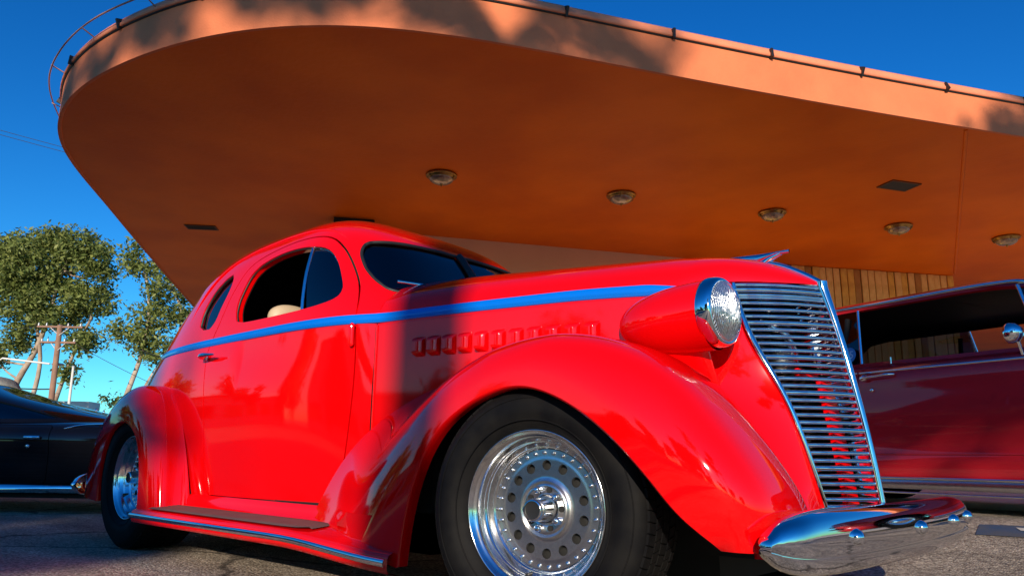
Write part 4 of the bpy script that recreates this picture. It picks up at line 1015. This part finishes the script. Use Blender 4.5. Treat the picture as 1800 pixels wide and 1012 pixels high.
for z, m_n in ((.42, 'chrome'),):
    for xx, nm in ((2.72, 'front_bumper'), (-2.98, 'rear_bumper')):
        tube([(xx*(1-.03*abs(t)**3), .95*t, z) for t in np.linspace(-1, 1, 21)], .075, 12, flat=.6).build(nm, 'chrome', burg)
for y in (-.72, -.5, .5, .72): lathe([(0, .075), (.03, .07), (.04, 0)], 24, (2.66, y, .66), 'x', (2.5, y, .66)).build('headlight', 'lens', burg)
OFF.pop()
# blue club sticker low in the quarter window
cv = bpy.data.curves.new('sticker_text', 'FONT'); cv.body = '65'; cv.size = .085; cv.align_x = 'CENTER'; cv.align_y = 'CENTER'; cv.extrude = .0004
tx = bpy.data.objects.new('sticker_text', cv); col.objects.link(tx); dg = bpy.context.evaluated_depsgraph_get(); dg.update(); me = bpy.data.meshes.new_from_object(tx.evaluated_get(dg)); bpy.data.objects.remove(tx)
me.materials.clear(); me.materials.append(mat('sticker_white', (.45, .62, .75), .5))
sk = mesh('window_sticker', [(.058*math.cos(a)*1.0, .062*math.sin(a), 0) for a in np.linspace(0, 2*np.pi, 28, endpoint=False)], [tuple(range(28))], mat('sticker_blue', (.04, .22, .50), .5), burg, False, offset=False)
sk.location = (-.785, -.849, 1.075); sk.rotation_euler = (R(90+15-30), 0, 0)
to = bpy.data.objects.new('sticker_number', me); col.objects.link(to); to.parent = sk; to.location = (0, 0, .002)

# --- low black sports car at the left
r2 = np.array([cm[0][0], cm[0][1]]); r2 /= np.linalg.norm(r2); n2 = np.array([-r2[1], r2[0]])
kpos = np.array([-5.62679169, -.39205217])+n2*.88
blk = thing('sports_car', 'low black fastback sports car behind the coupe tail, at the left edge', 'car', (kpos[0], kpos[1], 0), math.atan2(-r2[1], -r2[0])); OFF.append((0, 0, 0))
low = gshell([(.15, .80, -1.55, 2.9), (.20, .85, -1.6, 2.95), (.30, .875, -1.66, 3.0), (.48, .885, -1.7, 3.05), (.58, .895, -1.7, 3.05), (.63, .885, -1.7, 3.0), (.69, .83, -1.66, 2.9), (.725, .74, -1.6, 2.75), (.745, .50, -1.4, 2.4), (.75, .01, 0, 1)], .6, 4, 4, 80)
arch = np.minimum(np.hypot(low.V[:, 0]-1.95, low.V[:, 2]-.33), np.hypot(low.V[:, 0]+.85, low.V[:, 2]-.33))-.37
_, lw_ = low.split(arch); rm = lw_.rim(.08, cutedge(lw_)); lw_ = lw_.used(); lin_b = lw_.copy()
dr_p = [(0.0, .22), (.0, .5), (.02, .70), (1.15, .70), (1.2, .5), (1.2, .22)]
g = sdf(dr_p, lw_.V[:, [0, 2]]); g = np.where(np.abs(lw_.V[:, 1]) > .6, g, 1); _, bo_ = lw_.split(g-.003); di_, _2 = lw_.split(g+.003); r1 = bo_.rim(.02, cutedge(bo_))
gh = gshell([(.70, .76, -.62, 2.2), (.76, .735, -.36, 2.0), (.83, .70, 0, 1.8), (.90, .66, .34, 1.65), (.97, .61, .66, 1.52), (1.03, .54, .88, 1.42), (1.075, .40, 1.02, 1.32), (1.10, .2, 1.1, 1.25), (1.105, .01, 1.16, 1.18)], 1.17, 3.2, 4.0, 50)
wp = closed_curve([(.12, .765), (.2, .80), (.45, .862), (.75, .925), (1.0, .97), (1.25, .965), (1.5, .88), (1.68, .785), (1.6, .755), (.9, .75)]); gw = np.where(np.abs(gh.N[:, 1]) > .35, sdf(wp, gh.V[:, [0, 2]]), 1)
win_, gb = gh.split(gw); gr_ = gb.rim(.02, cutedge(gb)); full = bo_.used().plus(r1).plus(rm).plus(gb.used()).plus(gr_); full.plus(full.mirror()).build('body', 'black', blk)
bdo = di_.used().build('door', 'black', blk); bdk = di_.used().mirror().build('door', 'black', blk)
inn = lin_b.offset(-.04).plus(gb.used().offset(-.03)); inn.plus(inn.mirror()).flip().build('interior_lining', 'dark', blk)
greyg = glass('smoky_glass', (.25, .25, .26), ior=1.9)
for m_ in (1, -1):
    fl = (lambda s: s) if m_ == 1 else (lambda s: s.mirror()); d_ = bdo if m_ == 1 else bdk
    fl(win_.used().offset(-.01)).build('side_window', greyg, blk)
    s = grid([[(x, y, z) for y, z in ((-.86, .16+.02*(x < .3)), (-.89, .165), (-.893, .20+.012*smooth(-.4, .3, -x)), (-.87, .225))] for x in np.linspace(-.44, 1.55, 14)], (0, 0, .2)); fl(s).build('side_trim', 'chrome', blk)
    P_ = np.array([(-1.1, -.80, .727), (-.6, -.82, .722), (-.35, -.825, .715), (-.18, -.83, .70), (-.08, -.845, .675)]); fl(tube(spline(chord(P_), P_)(np.linspace(0, 1, 30)), np.linspace(.012, .006, 30), 8)).build('deck_moulding', 'chrome', blk)
    fl(tube([(.20, -.90, .60), (.15, -.915, .60), (.08, -.90, .60)], .016, 8)).build('door_handle', 'chrome', d_)
    fl(lathe([(-.89, .016), (-.905, .015), (-.908, 0)], 14, (.17, 0, .53), 'y', (.17, -.8, .53))).build('door_lock', 'chrome', d_)
    for x in (1.95, -.85): simple_wheel(blk, x, -.80*m_, .33)
box_obj('chassis', 'dark', blk, -.45, 1.55, -.80, .80, .12, .25); box_obj('chassis', 'dark', blk, -1.5, 2.7, -.55, .55, .15, .3)
# beaded seam along the roof of the fastback
for k in range(9):
    x = .30-.075*k; z = float(np.interp(x, [-.35, 0, .34, .66], [.765, .835, .905, .975])); v = lathe([(-.01, .011), (.006, .010), (.012, .0)], 8, (x, -.30, z), 'z', (x, -.3, z-.05)); v.build('roof_stud', 'chrome', blk)
OFF.pop()

# ================================================================ person beyond the black car (only back and arm in the frame)
def skin_body(name, verts, edges, m, parent=None, sub=2):
    me = bpy.data.meshes.new(name); me.from_pydata([v[:3] for v in verts], edges, []); o = bpy.data.objects.new(name, me); col.objects.link(o)
    me.materials.append(m); sk_ = o.modifiers.new('skin', 'SKIN'); 
    for i, v in enumerate(verts):
        d = me.skin_vertices[0].data[i]; d.radius = (v[3], v[4] if len(v) > 4 else v[3]); d.use_root = (i == 0)
    ss_ = o.modifiers.new('sub', 'SUBSURF'); ss_.levels = ss_.render_levels = sub
    dg = bpy.context.evaluated_depsgraph_get(); dg.update(); me2 = bpy.data.meshes.new_from_object(o.evaluated_get(dg)); bpy.data.objects.remove(o)
    o = bpy.data.objects.new(name, me2); col.objects.link(o); me2.polygons.foreach_set('use_smooth', [True]*len(me2.polygons)); o.parent = parent
    return o
skin_m = mat('skin', (.50, .24, .15), .5, bump=(90, .1, .001)); shirt_m = mat('grey_shirt', (.26, .26, .24), .9, bump=(25, .5, .01)); jean_m = mat('dark_trousers', (.03, .035, .06), .9); hair_m = mat('brown_hair', (.05, .03, .02), .8)
per = thing('person', 'person in a grey T-shirt standing beyond the black sports car, cut by the left edge', 'person', (-8.56, .16, 0), math.atan2(r2[1], r2[0])-math.pi/2)
def bend(v, k=R(54)):
    x, y, z = v[:3]
    if z <= .95: return tuple(v)
    return (x, y*math.cos(k)-(z-.95)*math.sin(k), .95+(z-.95)*math.cos(k)+y*math.sin(k), *v[3:])
bv = [(0, 0, .98, .15, .11), (0, 0, 1.12, .14, .10), (0, .01, 1.28, .17, .11), (0, .01, 1.42, .15, .10), (0, 0, 1.50, .06, .06), (0, -.02, 1.56, .055, .055), (0, -.04, 1.66, .085, .10), (0, -.04, 1.75, .075, .085),
      (.18, .01, 1.43, .065), (.24, .0, 1.18, .047), (.27, -.08, .96, .035), (.28, -.12, .86, .035, .02), (-.18, .01, 1.43, .065), (-.24, .0, 1.18, .047), (-.27, -.08, .96, .035), (-.28, -.12, .86, .035, .02),
      (.10, 0, .90, .09), (.11, -.01, .50, .06), (.11, .02, .10, .042), (.11, -.12, .04, .04, .03), (-.10, 0, .90, .09), (-.11, -.01, .50, .06), (-.11, .02, .10, .042), (-.11, -.12, .04, .04, .03)]
be = [(0, 1), (1, 2), (2, 3), (3, 4), (4, 5), (5, 6), (6, 7), (3, 8), (8, 9), (9, 10), (10, 11), (3, 12), (12, 13), (13, 14), (14, 15), (0, 16), (16, 17), (17, 18), (18, 19), (0, 20), (20, 21), (21, 22), (22, 23)]
for s_ in (1, -1):   # fingers and thumb as short chains rooted in the palm
    w_ = 11 if s_ == 1 else 15
    for k, (dx, ln_) in enumerate([(-.024, .072), (-.008, .082), (.008, .078), (.024, .062)]):
        i0 = len(bv); bv += [(s_*.28+.0, -.125+dx, .83, .010), (s_*.285, -.130+dx, .83-ln_*.55, .009), (s_*.278, -.130+dx, .83-ln_, .008)]; be += [(w_, i0), (i0, i0+1), (i0+1, i0+2)]
    i0 = len(bv); bv += [(s_*.27, -.155, .86, .011), (s_*.265, -.175, .82, .010)]; be += [(w_, i0), (i0, i0+1)]
bv = [bend(v) if (i < 9 or i == 12) else v for i, v in enumerate(bv)]
for i in (9, 13): bv[i] = (bv[i][0], -.27, 1.06, *bv[i][3:])
for i in [10, 11, 14, 15]+list(range(24, len(bv))): bv[i] = (bv[i][0], bv[i][1]-.16, bv[i][2]-.04, *bv[i][3:])
skin_body('body', bv, be, skin_m, per, 2)
sv = [(0, 0, .94, .165, .125), (0, 0, 1.12, .165, .12), (0, .01, 1.28, .19, .13), (0, .01, 1.42, .168, .115), (0, 0, 1.485, .085, .075), (.19, .01, 1.42, .085), (.235, .0, 1.20, .078), (-.19, .01, 1.42, .085), (-.235, .0, 1.20, .078)]
sv = [bend(v) if i not in (6, 8) else (v[0], -.275, 1.10, v[3]) for i, v in enumerate(sv)]
skin_body('shirt', sv, [(0, 1), (1, 2), (2, 3), (3, 4), (3, 5), (5, 6), (3, 7), (7, 8)], shirt_m, per, 2)
tv = [(0, 0, .99, .155, .12), (0, 0, .92, .15, .12), (.10, 0, .85, .10), (.11, -.01, .50, .075), (.11, .02, .08, .06), (-.10, 0, .85, .10), (-.11, -.01, .50, .075), (-.11, .02, .08, .06)]
skin_body('trousers', tv, [(0, 1), (1, 2), (2, 3), (3, 4), (1, 5), (5, 6), (6, 7)], jean_m, per, 2)
OFF.append((0, 0, 0)); pillow(bend((0, -.02, 1.74)), .088, .105, .085, 2.2).build('hair', hair_m, per)
for x in (-.032, .032): pillow(bend((x, -.132, 1.69)), .012, .008, .007, 2, 8, 10).build('eye', 'dark', per)
pillow(bend((0, -.142, 1.66)), .014, .018, .022, 2, 8, 12).build('nose', skin_m, per); pillow(bend((0, -.130, 1.622)), .024, .008, .006, 2, 8, 12).build('mouth', mat('lips', (.35, .12, .09), .5), per)
for x in (-.088, .088): pillow(bend((x, -.03, 1.68)), .012, .02, .032, 2, 8, 12).build('ear', skin_m, per)
OFF.pop()

# ================================================================ trees
bark = mat('eucalyptus_bark', (.52, .42, .33), .85, noise=(1.4, .9, (.26, .17, .11)), bump=(8, .5, .03))
def leafmat(name, c1, c2, c3):
    m = bpy.data.materials.new(name); m.use_nodes = True; n = m.node_tree; b = n.nodes['Principled BSDF']; b.inputs['Roughness'].default_value = .55; b.inputs['Specular IOR Level'].default_value = .3
    g = n.nodes.new('ShaderNodeNewGeometry'); r = n.nodes.new('ShaderNodeValToRGB'); e = r.color_ramp.elements; e[0].color = (*c1, 1); e[1].color = (*c3, 1); x = e.new(.5); x.color = (*c2, 1)
    n.links.new(g.outputs['Random Per Island'], r.inputs[0]); n.links.new(r.outputs[0], b.inputs['Base Color'])
    tl = n.nodes.new('ShaderNodeBsdfTranslucent'); mx = n.nodes.new('ShaderNodeMixShader'); mx.inputs[0].default_value = .28; o = n.nodes['Material Output']
    n.links.new(r.outputs[0], tl.inputs['Color']); n.links.new(b.outputs[0], mx.inputs[1]); n.links.new(tl.outputs[0], mx.inputs[2]); n.links.new(mx.outputs[0], o.inputs['Surface'])
    return m
euc = leafmat('eucalyptus_leaves', (.07, .10, .026), (.17, .21, .05), (.29, .31, .09)); dkl = leafmat('dark_leaves', (.02, .045, .012), (.04, .075, .02), (.08, .11, .03)); plm = leafmat('palm_leaves', (.03, .06, .015), (.06, .10, .025), (.12, .14, .05))
def leaves(name, blobs, per_m3, size, m, parent, droop=.6, seed=1, clump=.32):
    g = np.random.default_rng(seed); P = []; 
    for x, y, z, r in blobs:
        nc = max(8, int(18*r**2)); c = g.normal(size=(nc, 3)); c /= np.linalg.norm(c, axis=1, keepdims=True); c = c*(r*g.uniform(.25, 1.0, (nc, 1))**.5)*np.array([1, 1, .85])+np.array([x, y, z])
        k = int(per_m3*r**2*12/nc)+1; q = np.repeat(c, k, 0)+g.normal(size=(nc*k, 3))*clump*np.array([1, 1, .8]); P.append(q)
    P = np.vstack(P); n = len(P); a = g.uniform(0, 2*np.pi, n); tz = -droop+g.normal(0, .45, n)
    d = np.column_stack([np.cos(a), np.sin(a), tz]); d /= np.linalg.norm(d, axis=1, keepdims=True); s = np.cross(d, g.normal(size=(n, 3))); s /= np.linalg.norm(s, axis=1, keepdims=True)
    L = size*g.uniform(.4, 1.7, (n, 1)); W = L*.2
    V = np.stack([P-d*L*.5, P+s*W, P+d*L*.5, P-s*W], 1).reshape(-1, 3)
    me = bpy.data.meshes.new(name); me.vertices.add(4*n); me.vertices.foreach_set('co', (V-np.array(OFF[-1])).ravel()); me.loops.add(4*n); me.loops.foreach_set('vertex_index', np.arange(4*n, dtype=np.int32)); me.polygons.add(n); me.polygons.foreach_set('loop_start', np.arange(0, 4*n, 4, dtype=np.int32)); me.update(calc_edges=True)
    me.materials.append(m); o = bpy.data.objects.new(name, me); col.objects.link(o); o.parent = parent; return o
def limb(pts, r0, r1, m, parent, name='trunk'):
    P = spline(chord(pts), pts)(np.linspace(0, 1, 4*len(pts))) if len(pts) > 2 else np.array(pts, float)
    return tube(P, np.linspace(r0, r1, len(P)), 9, up=(.31, .9, .1)).build(name, m, parent)
def to_blobs(parent, blobs, trunkpts, r, m, n=None):
    T = np.array(trunkpts)
    for b in blobs:
        c = np.array(b[:3]); k = np.argmin(np.linalg.norm((T-c)*np.array([1, 1, 1.5])+np.array([0, 0, 1.2]), axis=1)); a = T[k]
        if np.linalg.norm(c-a) > .5: limb([tuple(a), tuple((a*.5+c*.5)+np.array([0, 0, -.12*np.linalg.norm(c-a)])), tuple(c)], r, r*.3, m, parent, 'branch')
def tree(name, label, base, trunks, blobs, r, lm, dens, size, seed, group=None, bm=None, clump=.32):
    t = thing(name, label, 'tree', base, 0, group); OFF.append(base); bm = bm or bark
    allp = []
    for i, tp in enumerate(trunks):
        limb(tp, r*(1 if i == 0 else .7), r*.3, bm, t); allp += [tuple(p) for p in spline(chord(tp), tp)(np.linspace(.3, 1, 10))] if len(tp) > 2 else list(tp)
    to_blobs(t, blobs, allp, r*.28, bm); leaves('crown', blobs, dens, size, lm, t, seed=seed, clump=clump); OFF.pop(); return t
TA = [(-52.52, 10.75, 12.23, 2.24), (-50.55, 12.32, 13.15, 1.3), (-49.73, 13.3, 12.46, 1.23), (-53.62, 10.38, 10.11, 1.81), (-51.83, 12.16, 9.79, 1.99), (-50.25, 13.64, 9.82, 1.3), (-50.86, 13.82, 7.36, 1.01), (-54.05, 9.21, 12.56, 1.81), (-55.79, 7.92, 11.47, 2.53), (-57.03, 7.73, 8.3, 2.17), (-53.71, 11.05, 7.65, 1.08), (-51.72, 13.61, 5.41, .58), (-49.33, 13.95, 11.59, .51), (-55.18, 10.0, 6.58, .94), (-51.4, 11.37, 13.66, .79)]
TB = [(-44.49, 14.34, 11.42, .88), (-43.44, 15.72, 10.12, 1.35), (-44.3, 15.43, 8.46, 1.15), (-45.45, 14.7, 7.29, 1.15), (-43.08, 16.61, 8.32, 1.01), (-43.07, 17.13, 6.68, .74), (-46.02, 14.07, 7.61, .54), (-44.23, 16.14, 6.33, .95), (-46.86, 14.55, 3.49, .41), (-42.97, 17.53, 5.69, 1.01), (-44.61, 13.96, 12.24, .54), (-43.23, 15.46, 11.61, .68)]
tree('eucalyptus_tree', 'tall dense eucalyptus with pale forked trunks behind the utility pole, at far left', (-55.8, 11.6, .18),
     [[(-55.8, 11.6, .1), (-54.56, 11.23, 4.48), (-53.33, 11.72, 6.61), (-52.14, 11.97, 9.44), (-50.89, 12.16, 12.62)], [(-55.0, 12.1, .1), (-53.9, 12.1, 3.5), (-53.17, 12.09, 5.91), (-53.03, 11.36, 8.72), (-53.4, 10.5, 10.8)], [(-54.2, 12.9, .1), (-52.6, 13.2, 4.2), (-51.49, 13.45, 6.64), (-50.4, 13.82, 8.77)]], TA, .26, euc, 125, .25, 3)
tree('eucalyptus_tree', 'smaller airy eucalyptus beside the canopy edge, right of the utility pole', (-47.2, 14.7, .18),
     [[(-47.3, 14.8, .1), (-46.0, 15.0, 4.2), (-45.22, 15.22, 6.31), (-44.54, 15.04, 8.95), (-44.39, 14.48, 11.26)], [(-47.0, 15.1, .1), (-45.6, 15.6, 3.9), (-44.58, 16.03, 5.66), (-43.21, 16.49, 8.32), (-43.42, 15.69, 10.29)]], TB, .20, euc, 85, .24, 5)
# utility poles and wires
wood = mat('weathered_pole', (.36, .20, .13), .85, noise=(2, .8, (.24, .13, .09)), bump=(30, .4, .01)); grey = mat('grey_metal', (.5, .5, .5), .5, .5)
pb_, pt_ = np.array([-44.64, 10.68, .1]), np.array([-43.03, 10.07, 7.05])
pole = thing('utility_pole', 'brown wooden utility pole with two crossarms in front of the eucalyptus', 'utility pole', (-44.64, 10.68, .18)); OFF.append((-44.64, 10.68, .18))
tube([pb_, pt_], [.17, .13], 12, up=(0, 1, 0)).build('pole', wood, pole); ax = np.array([.70, .714, 0])
for h, L_ in ((.985, 1.17), (.87, .90)):
    c = pb_+(pt_-pb_)*h; b_ = tube([c-ax*L_, c+ax*L_], .065, 4, caps=True).build('crossarm', wood, pole)
    for k in (-.95, -.6, .35, .9):
        q = c+ax*L_*k; lathe([(0, .04), (.06, .05), (.11, .03), (.15, .04), (.17, 0)], 8, (q[0], q[1], q[2]+.05), 'z', (q[0], q[1], q[2])).build('insulator', grey, b_)
    tube([c-ax*L_*.45, c-np.array([0, 0, .45])], .025, 5, up=(0, 1, 0)).build('arm_brace', grey, pole); tube([c+ax*L_*.45, c-np.array([0, 0, .45])], .025, 5, up=(0, 1, 0)).build('arm_brace', grey, pole)
OFF.pop()
whitep = mat('white_pole_paint', (.70, .68, .63), .6)
t = thing('service_pole', 'thin white pole just right of the brown utility pole', 'pole', (-44.0, 11.35, .18)); OFF.append((-44.0, 11.35, .18))
a, b = (-44.0, 11.35, .1), (-43.1, 11.0, 4.9); tube([a, b], [.09, .06], 10, up=(0, 1, 0)).build('pole', whitep, t); lathe([(0, .08), (.07, .08), (.1, 0)], 10, b, 'z', b).build('pole_cap', grey, t); OFF.pop()
t = thing('street_lamp', 'pale street lamp arm reaching out low at the left edge, behind the person in grey', 'street lamp', (-46.9, 8.0, .18)); OFF.append((-46.9, 8.0, .18))
tube([(-46.9, 8.0, .1), (-46.4, 8.1, 5.0), (-46.0, 8.4, 5.35), (-44.3, 10.2, 5.1)], .05, 8, up=(0, 1, 0)).build('lamp_pole', whitep, t); pillow((-44.0, 10.5, 5.08), .3, .3, .07, 2.4).build('lamp_head', grey, t); OFF.pop()
wire_m = mat('black_cable', (.02, .02, .022), .7)
def wire(name, label, a, b, sag, r=.018, group='overhead cables'):
    a, b = np.array(a, float), np.array(b, float); P_ = [a+(b-a)*t-np.array([0, 0, sag*4*t*(1-t)]) for t in np.linspace(0, 1, 24)]
    tag(tube(P_, r, 5).build(name, wire_m), label, 'cable', group)
wire('overhead_cable', 'upper thin cable meeting the canopy tip at the left edge', (-62.8, .3, 24.1), (-50.0, 13.7, 19.3), .1)
wire('overhead_cable', 'lower thin cable meeting the canopy tip at the left edge', (-62.8, .3, 23.8), (-50.0, 13.7, 19.0), .1)
wire('overhead_cable', 'heavy dark cable sagging left from the utility pole', (-48, 5, 4.75), (-43.9, 10.35, 3.75), .35, .035)
wire('overhead_cable', 'lower cable running left from the utility pole', (-48, 5, 4.1), (-44.0, 10.4, 3.1), .12, .02)
wire('overhead_cable', 'upper cable falling right from the pole crossarm behind the trees', tuple(pb_+(pt_-pb_)*.985+ax*1.1), (-30, 22, 3.6), .8, .014)
wire('overhead_cable', 'lower cable falling right from the utility pole toward the coupe fender', tuple(pb_+(pt_-pb_)*.87+ax*.8), (-34, 20, 1.6), .6, .014)
wire('overhead_cable', 'cable running far left from the pole crossarm', tuple(pb_+(pt_-pb_)*.985-ax*1.1), (-56, 0, 7.4), .5, .014)
# low building with a rooftop unit, and the far ridge
t = thing('low_building', 'low flat-roofed building with a white rooftop unit beyond the black car', 'building', (-66, 22, .18)); OFF.append((-66, 22, .18))
bm_ = mat('pale_block_wall', (.40, .37, .33), .8, noise=(1, .3, (.3, .28, .25))); rz_ = math.atan2(ax[1], ax[0])
def rotbox(name, m, c, L_, D, z0, z1, parent):
    u = np.array([math.cos(rz_), math.sin(rz_)]); v = np.array([-u[1], u[0]]); V = [(*(np.array(c)+u*a+v*b), z) for z in (z0, z1) for a, b in ((-L_, -D), (L_, -D), (L_, D), (-L_, D))]
    return mesh(name, V, [(3, 2, 1, 0), (4, 5, 6, 7), (0, 1, 5, 4), (1, 2, 6, 5), (2, 3, 7, 6), (3, 0, 4, 7)], m, parent, False)
rotbox('wall', bm_, (-66, 22), 7, 3, 0, 3.0, t); rotbox('roof', mat('dark_roof', (.08, .07, .07), .8), (-66, 22), 7.2, 3.2, 3.0, 3.25, t); rotbox('rooftop_unit', whitep, (-64.3, 18.1), 1.25, .9, 3.2, 4.35, t); OFF.pop()
V = []; F = []; nn_ = 60
for i in range(nn_):
    a = R(60)+R(90)*i/(nn_-1)
    for j, (rr_, hh) in enumerate(((500, 0), (560, .55), (640, 1.0), (760, .9), (900, 0))):
        k = 28*(.55+.45*math.sin(i*.23+1.1))+7*math.sin(i*.9+j)+4*math.sin(i*2.1+j*2)
        V.append((rr_*math.cos(a), rr_*math.sin(a), .1+max(0, hh*k)))
for i in range(nn_-1):
    for j in range(4): F.append((i*5+j, (i+1)*5+j, (i+1)*5+j+1, i*5+j+1))
tag(mesh('hills', V, F, mat('dry_scrub', (.16, .13, .09), .95, noise=(.03, .8, (.08, .08, .05)), bump=(.05, 1, 6))), kind='structure')

# ================================================================ what stands behind the photographer: it shades and is mirrored in the paint
sx, sy = math.cos(SUN_AZ), math.sin(SUN_AZ)
def sp_(perp, D): return (perp*.788+D*sx, perp*.616+D*sy)
def palm(label, x, y, h, seed, r=.16):
    t = thing('palm_tree', label, 'tree', (x, y, 0), 0, 'palms behind the photographer'); OFF.append((x, y, 0)); g = random.Random(seed)
    limb([(x, y, -.05), (x+.1, y, h*.5), (x, y+.05, h)], r*1.25, r*.9, mat('palm_bark', (.20, .15, .11), .9, bump=(14, .8, .03)), t)
    V = []; F = []
    for k in range(46):
        a = g.uniform(0, 6.283); el = g.uniform(-.9, 1.2); L_ = g.uniform(1.2, 1.7); d = np.array([math.cos(a), math.sin(a), 0]); s = np.array([-math.sin(a), math.cos(a), 0])
        prev = None
        for i in range(6):
            u = i/5; p = np.array([x, y, h])+d*L_*u*math.cos(el*(1-.5*u))+np.array([0, 0, L_*(u*math.sin(el)-.55*u*u)])
            if prev is not None:
                for sg in (1, -1):
                    for q in range(3):
                        m_ = prev+(p-prev)*(q/3); n0 = len(V); tip = m_+s*sg*.34*math.sin(math.pi*min(1, .15+u*.85))+d*.16-np.array([0, 0, .12]); V += [tuple(m_), tuple(m_+(p-prev)*.18), tuple(tip)]; F.append((n0, n0+1, n0+2))
                n0 = len(V); V += [tuple(prev+s*.02), tuple(prev-s*.02), tuple(p-s*.015), tuple(p+s*.015)]; F.append((n0, n0+1, n0+2, n0+3))
            prev = p
    mesh('fronds', V, F, plm, t, False); OFF.pop(); return t
x, y = sp_(-1.03, 14.5); palm('slim palm behind the photographer whose trunk shades the cowl', x, y, 9.6, 1, .15)
x, y = sp_(-9.5, 34); palm('taller palm at the back of the lot, far from the cars', x, y, 13.5, 2)
x, y = sp_(8.5, 26); palm('palm at the right side of the lot behind the photographer', x, y, 10.5, 4)
def bl(perp, D, z, r): X, Y = sp_(perp, D); return (X, Y, z, r)
bx_, by_ = sp_(-2.75, 30)
tree('eucalyptus_tree', 'big eucalyptus behind the photographer shading the canopy edge band', (bx_, by_, 0), [[(bx_, by_, -.1), (bx_+.1, by_, 5), (bx_-.1, by_, 9), (bx_, by_+.1, 13)]],
     [bl(-6.0, 30, 14.9, .35), bl(-5.2, 30, 14.7, .3), bl(-4.1, 30, 14.9, .6), bl(-3.3, 30, 14.7, .35), bl(-2.5, 30, 14.9, .6), bl(-1.6, 30, 14.9, .5), bl(-.3, 30, 14.9, .4), bl(.3, 30, 14.8, .3), bl(-3.2, 30, 16.6, 1.5), bl(-.9, 30, 16.6, 1.3)], .2, euc, 85, .30, 11, clump=.13)
bx_, by_ = sp_(3.6, 19)  # unseen tree added here, its crown shaped to shade the hardtop
tree('shade_tree', 'dense round shade tree to the right behind the photographer', (bx_, by_, 0), [[(bx_, by_, -.1), (bx_, by_+.1, 2.5), (bx_, by_, 5)]],
     [bl(2.3, 19, 7.9, .6), bl(3.1, 19, 7.7, .75), bl(4.0, 19, 7.6, .9), bl(2.8, 19, 8.6, .7), bl(1.95, 19.3, 7.6, .4), bl(3.8, 19.5, 8.7, .8), bl(4.9, 19, 11.3, .55), bl(5.7, 19, 11.9, 1.0), bl(5.0, 19, 10.2, .5)], .22, dkl, 190, .30, 12, clump=.30)
bx_, by_ = sp_(-3.9, 27)  # unseen small tree, added to shade the rear of the coupe
tree('shade_tree', 'small round fig behind the photographer shading the coupe tail', (bx_, by_, 0), [[(bx_, by_, -.1), (bx_+.1, by_, 3), (bx_, by_, 6)]],
     [bl(-3.15, 27, 8.8, .72), bl(-3.2, 27, 9.3, .55), bl(-4.1, 27, 9.0, .8), bl(-3.5, 26.5, 7.9, .9), bl(-4.8, 27, 8.4, .9)], .12, dkl, 120, .28, 15, clump=.16)
bx_, by_ = sp_(-9, 26)
tree('shade_tree', 'wide dark fig tree to the left behind the photographer', (bx_, by_, 0), [[(bx_, by_, -.1), (bx_+.1, by_, 3), (bx_, by_, 6)]],
     [bl(-9+a_*1.9, 26+(a_ % 2), z_, 1.5) for a_ in (-3, -2, -1, 0, 1, 1.6) for z_ in (4.6, 6.6, 8.6)], .35, dkl, 60, .42, 14, clump=.35)
g_ = random.Random(5)
lbs = ['low round tree in the row behind the lot, %s' % s for s in ('at its left end', 'second from its left end', 'beside the taller palm', 'with the lightest crown', 'with the widest crown', 'at its middle', 'just right of its middle', 'with the narrowest crown', 'third from its right end', 'second from its right end', 'at its right end')]
for k in range(11):
    a = R(-168+k*15.5); D = g_.uniform(40, 52); X, Y = 1.4+D*math.cos(a), -2.4+D*math.sin(a); h = g_.uniform(5.0, 7.6) if abs(math.degrees(a)+52) < 22 else g_.uniform(5.8, 8.6)
    bb = [(X+g_.uniform(-2.6, 2.6), Y+g_.uniform(-2.6, 2.6), h*g_.uniform(.35, .85), g_.uniform(1.4, 2.4)) for _ in range(7)]
    tree('street_tree', lbs[k], (X, Y, 0), [[(X, Y, -.1), (X+.2, Y, h*.35), (X, Y+.1, h*.6)]], bb, .2, dkl if k % 2 else euc, 7, .75, 20+k, 'row of trees behind the lot', clump=.5)
wallm = mat('shop_wall', (.45, .40, .34), .8, noise=(.6, .4, (.35, .30, .25)))
for k, (a, D, L_, h, lb) in enumerate(((-112, 50, 14, 4.2, 'long low shop building across the street behind the photographer'), (-75, 66, 11, 5.2, 'taller pale shop building behind the row of trees'), (-150, 55, 12, 3.8, 'low building at the left behind the photographer'))):
    a = R(a); X, Y = D*math.cos(a), D*math.sin(a); rz_ = a+math.pi/2; t = thing('shop_building', lb, 'building', (X, Y, 0)); OFF.append((X, Y, 0))
    rotbox('wall', wallm, (X, Y), L_, 4, 0, h, t); rotbox('roof', 'gasket', (X, Y), L_+.3, 4.3, h, h+.3, t)
    for j in range(6):
        c = np.array([X, Y])+np.array([math.cos(rz_), math.sin(rz_)])*(-L_+(j+.5)*L_/3)-np.array([math.cos(a), math.sin(a)])*4.02; rotbox('window', 'black', c, L_/8, .03, 1.0, 2.6, t)
    OFF.pop()
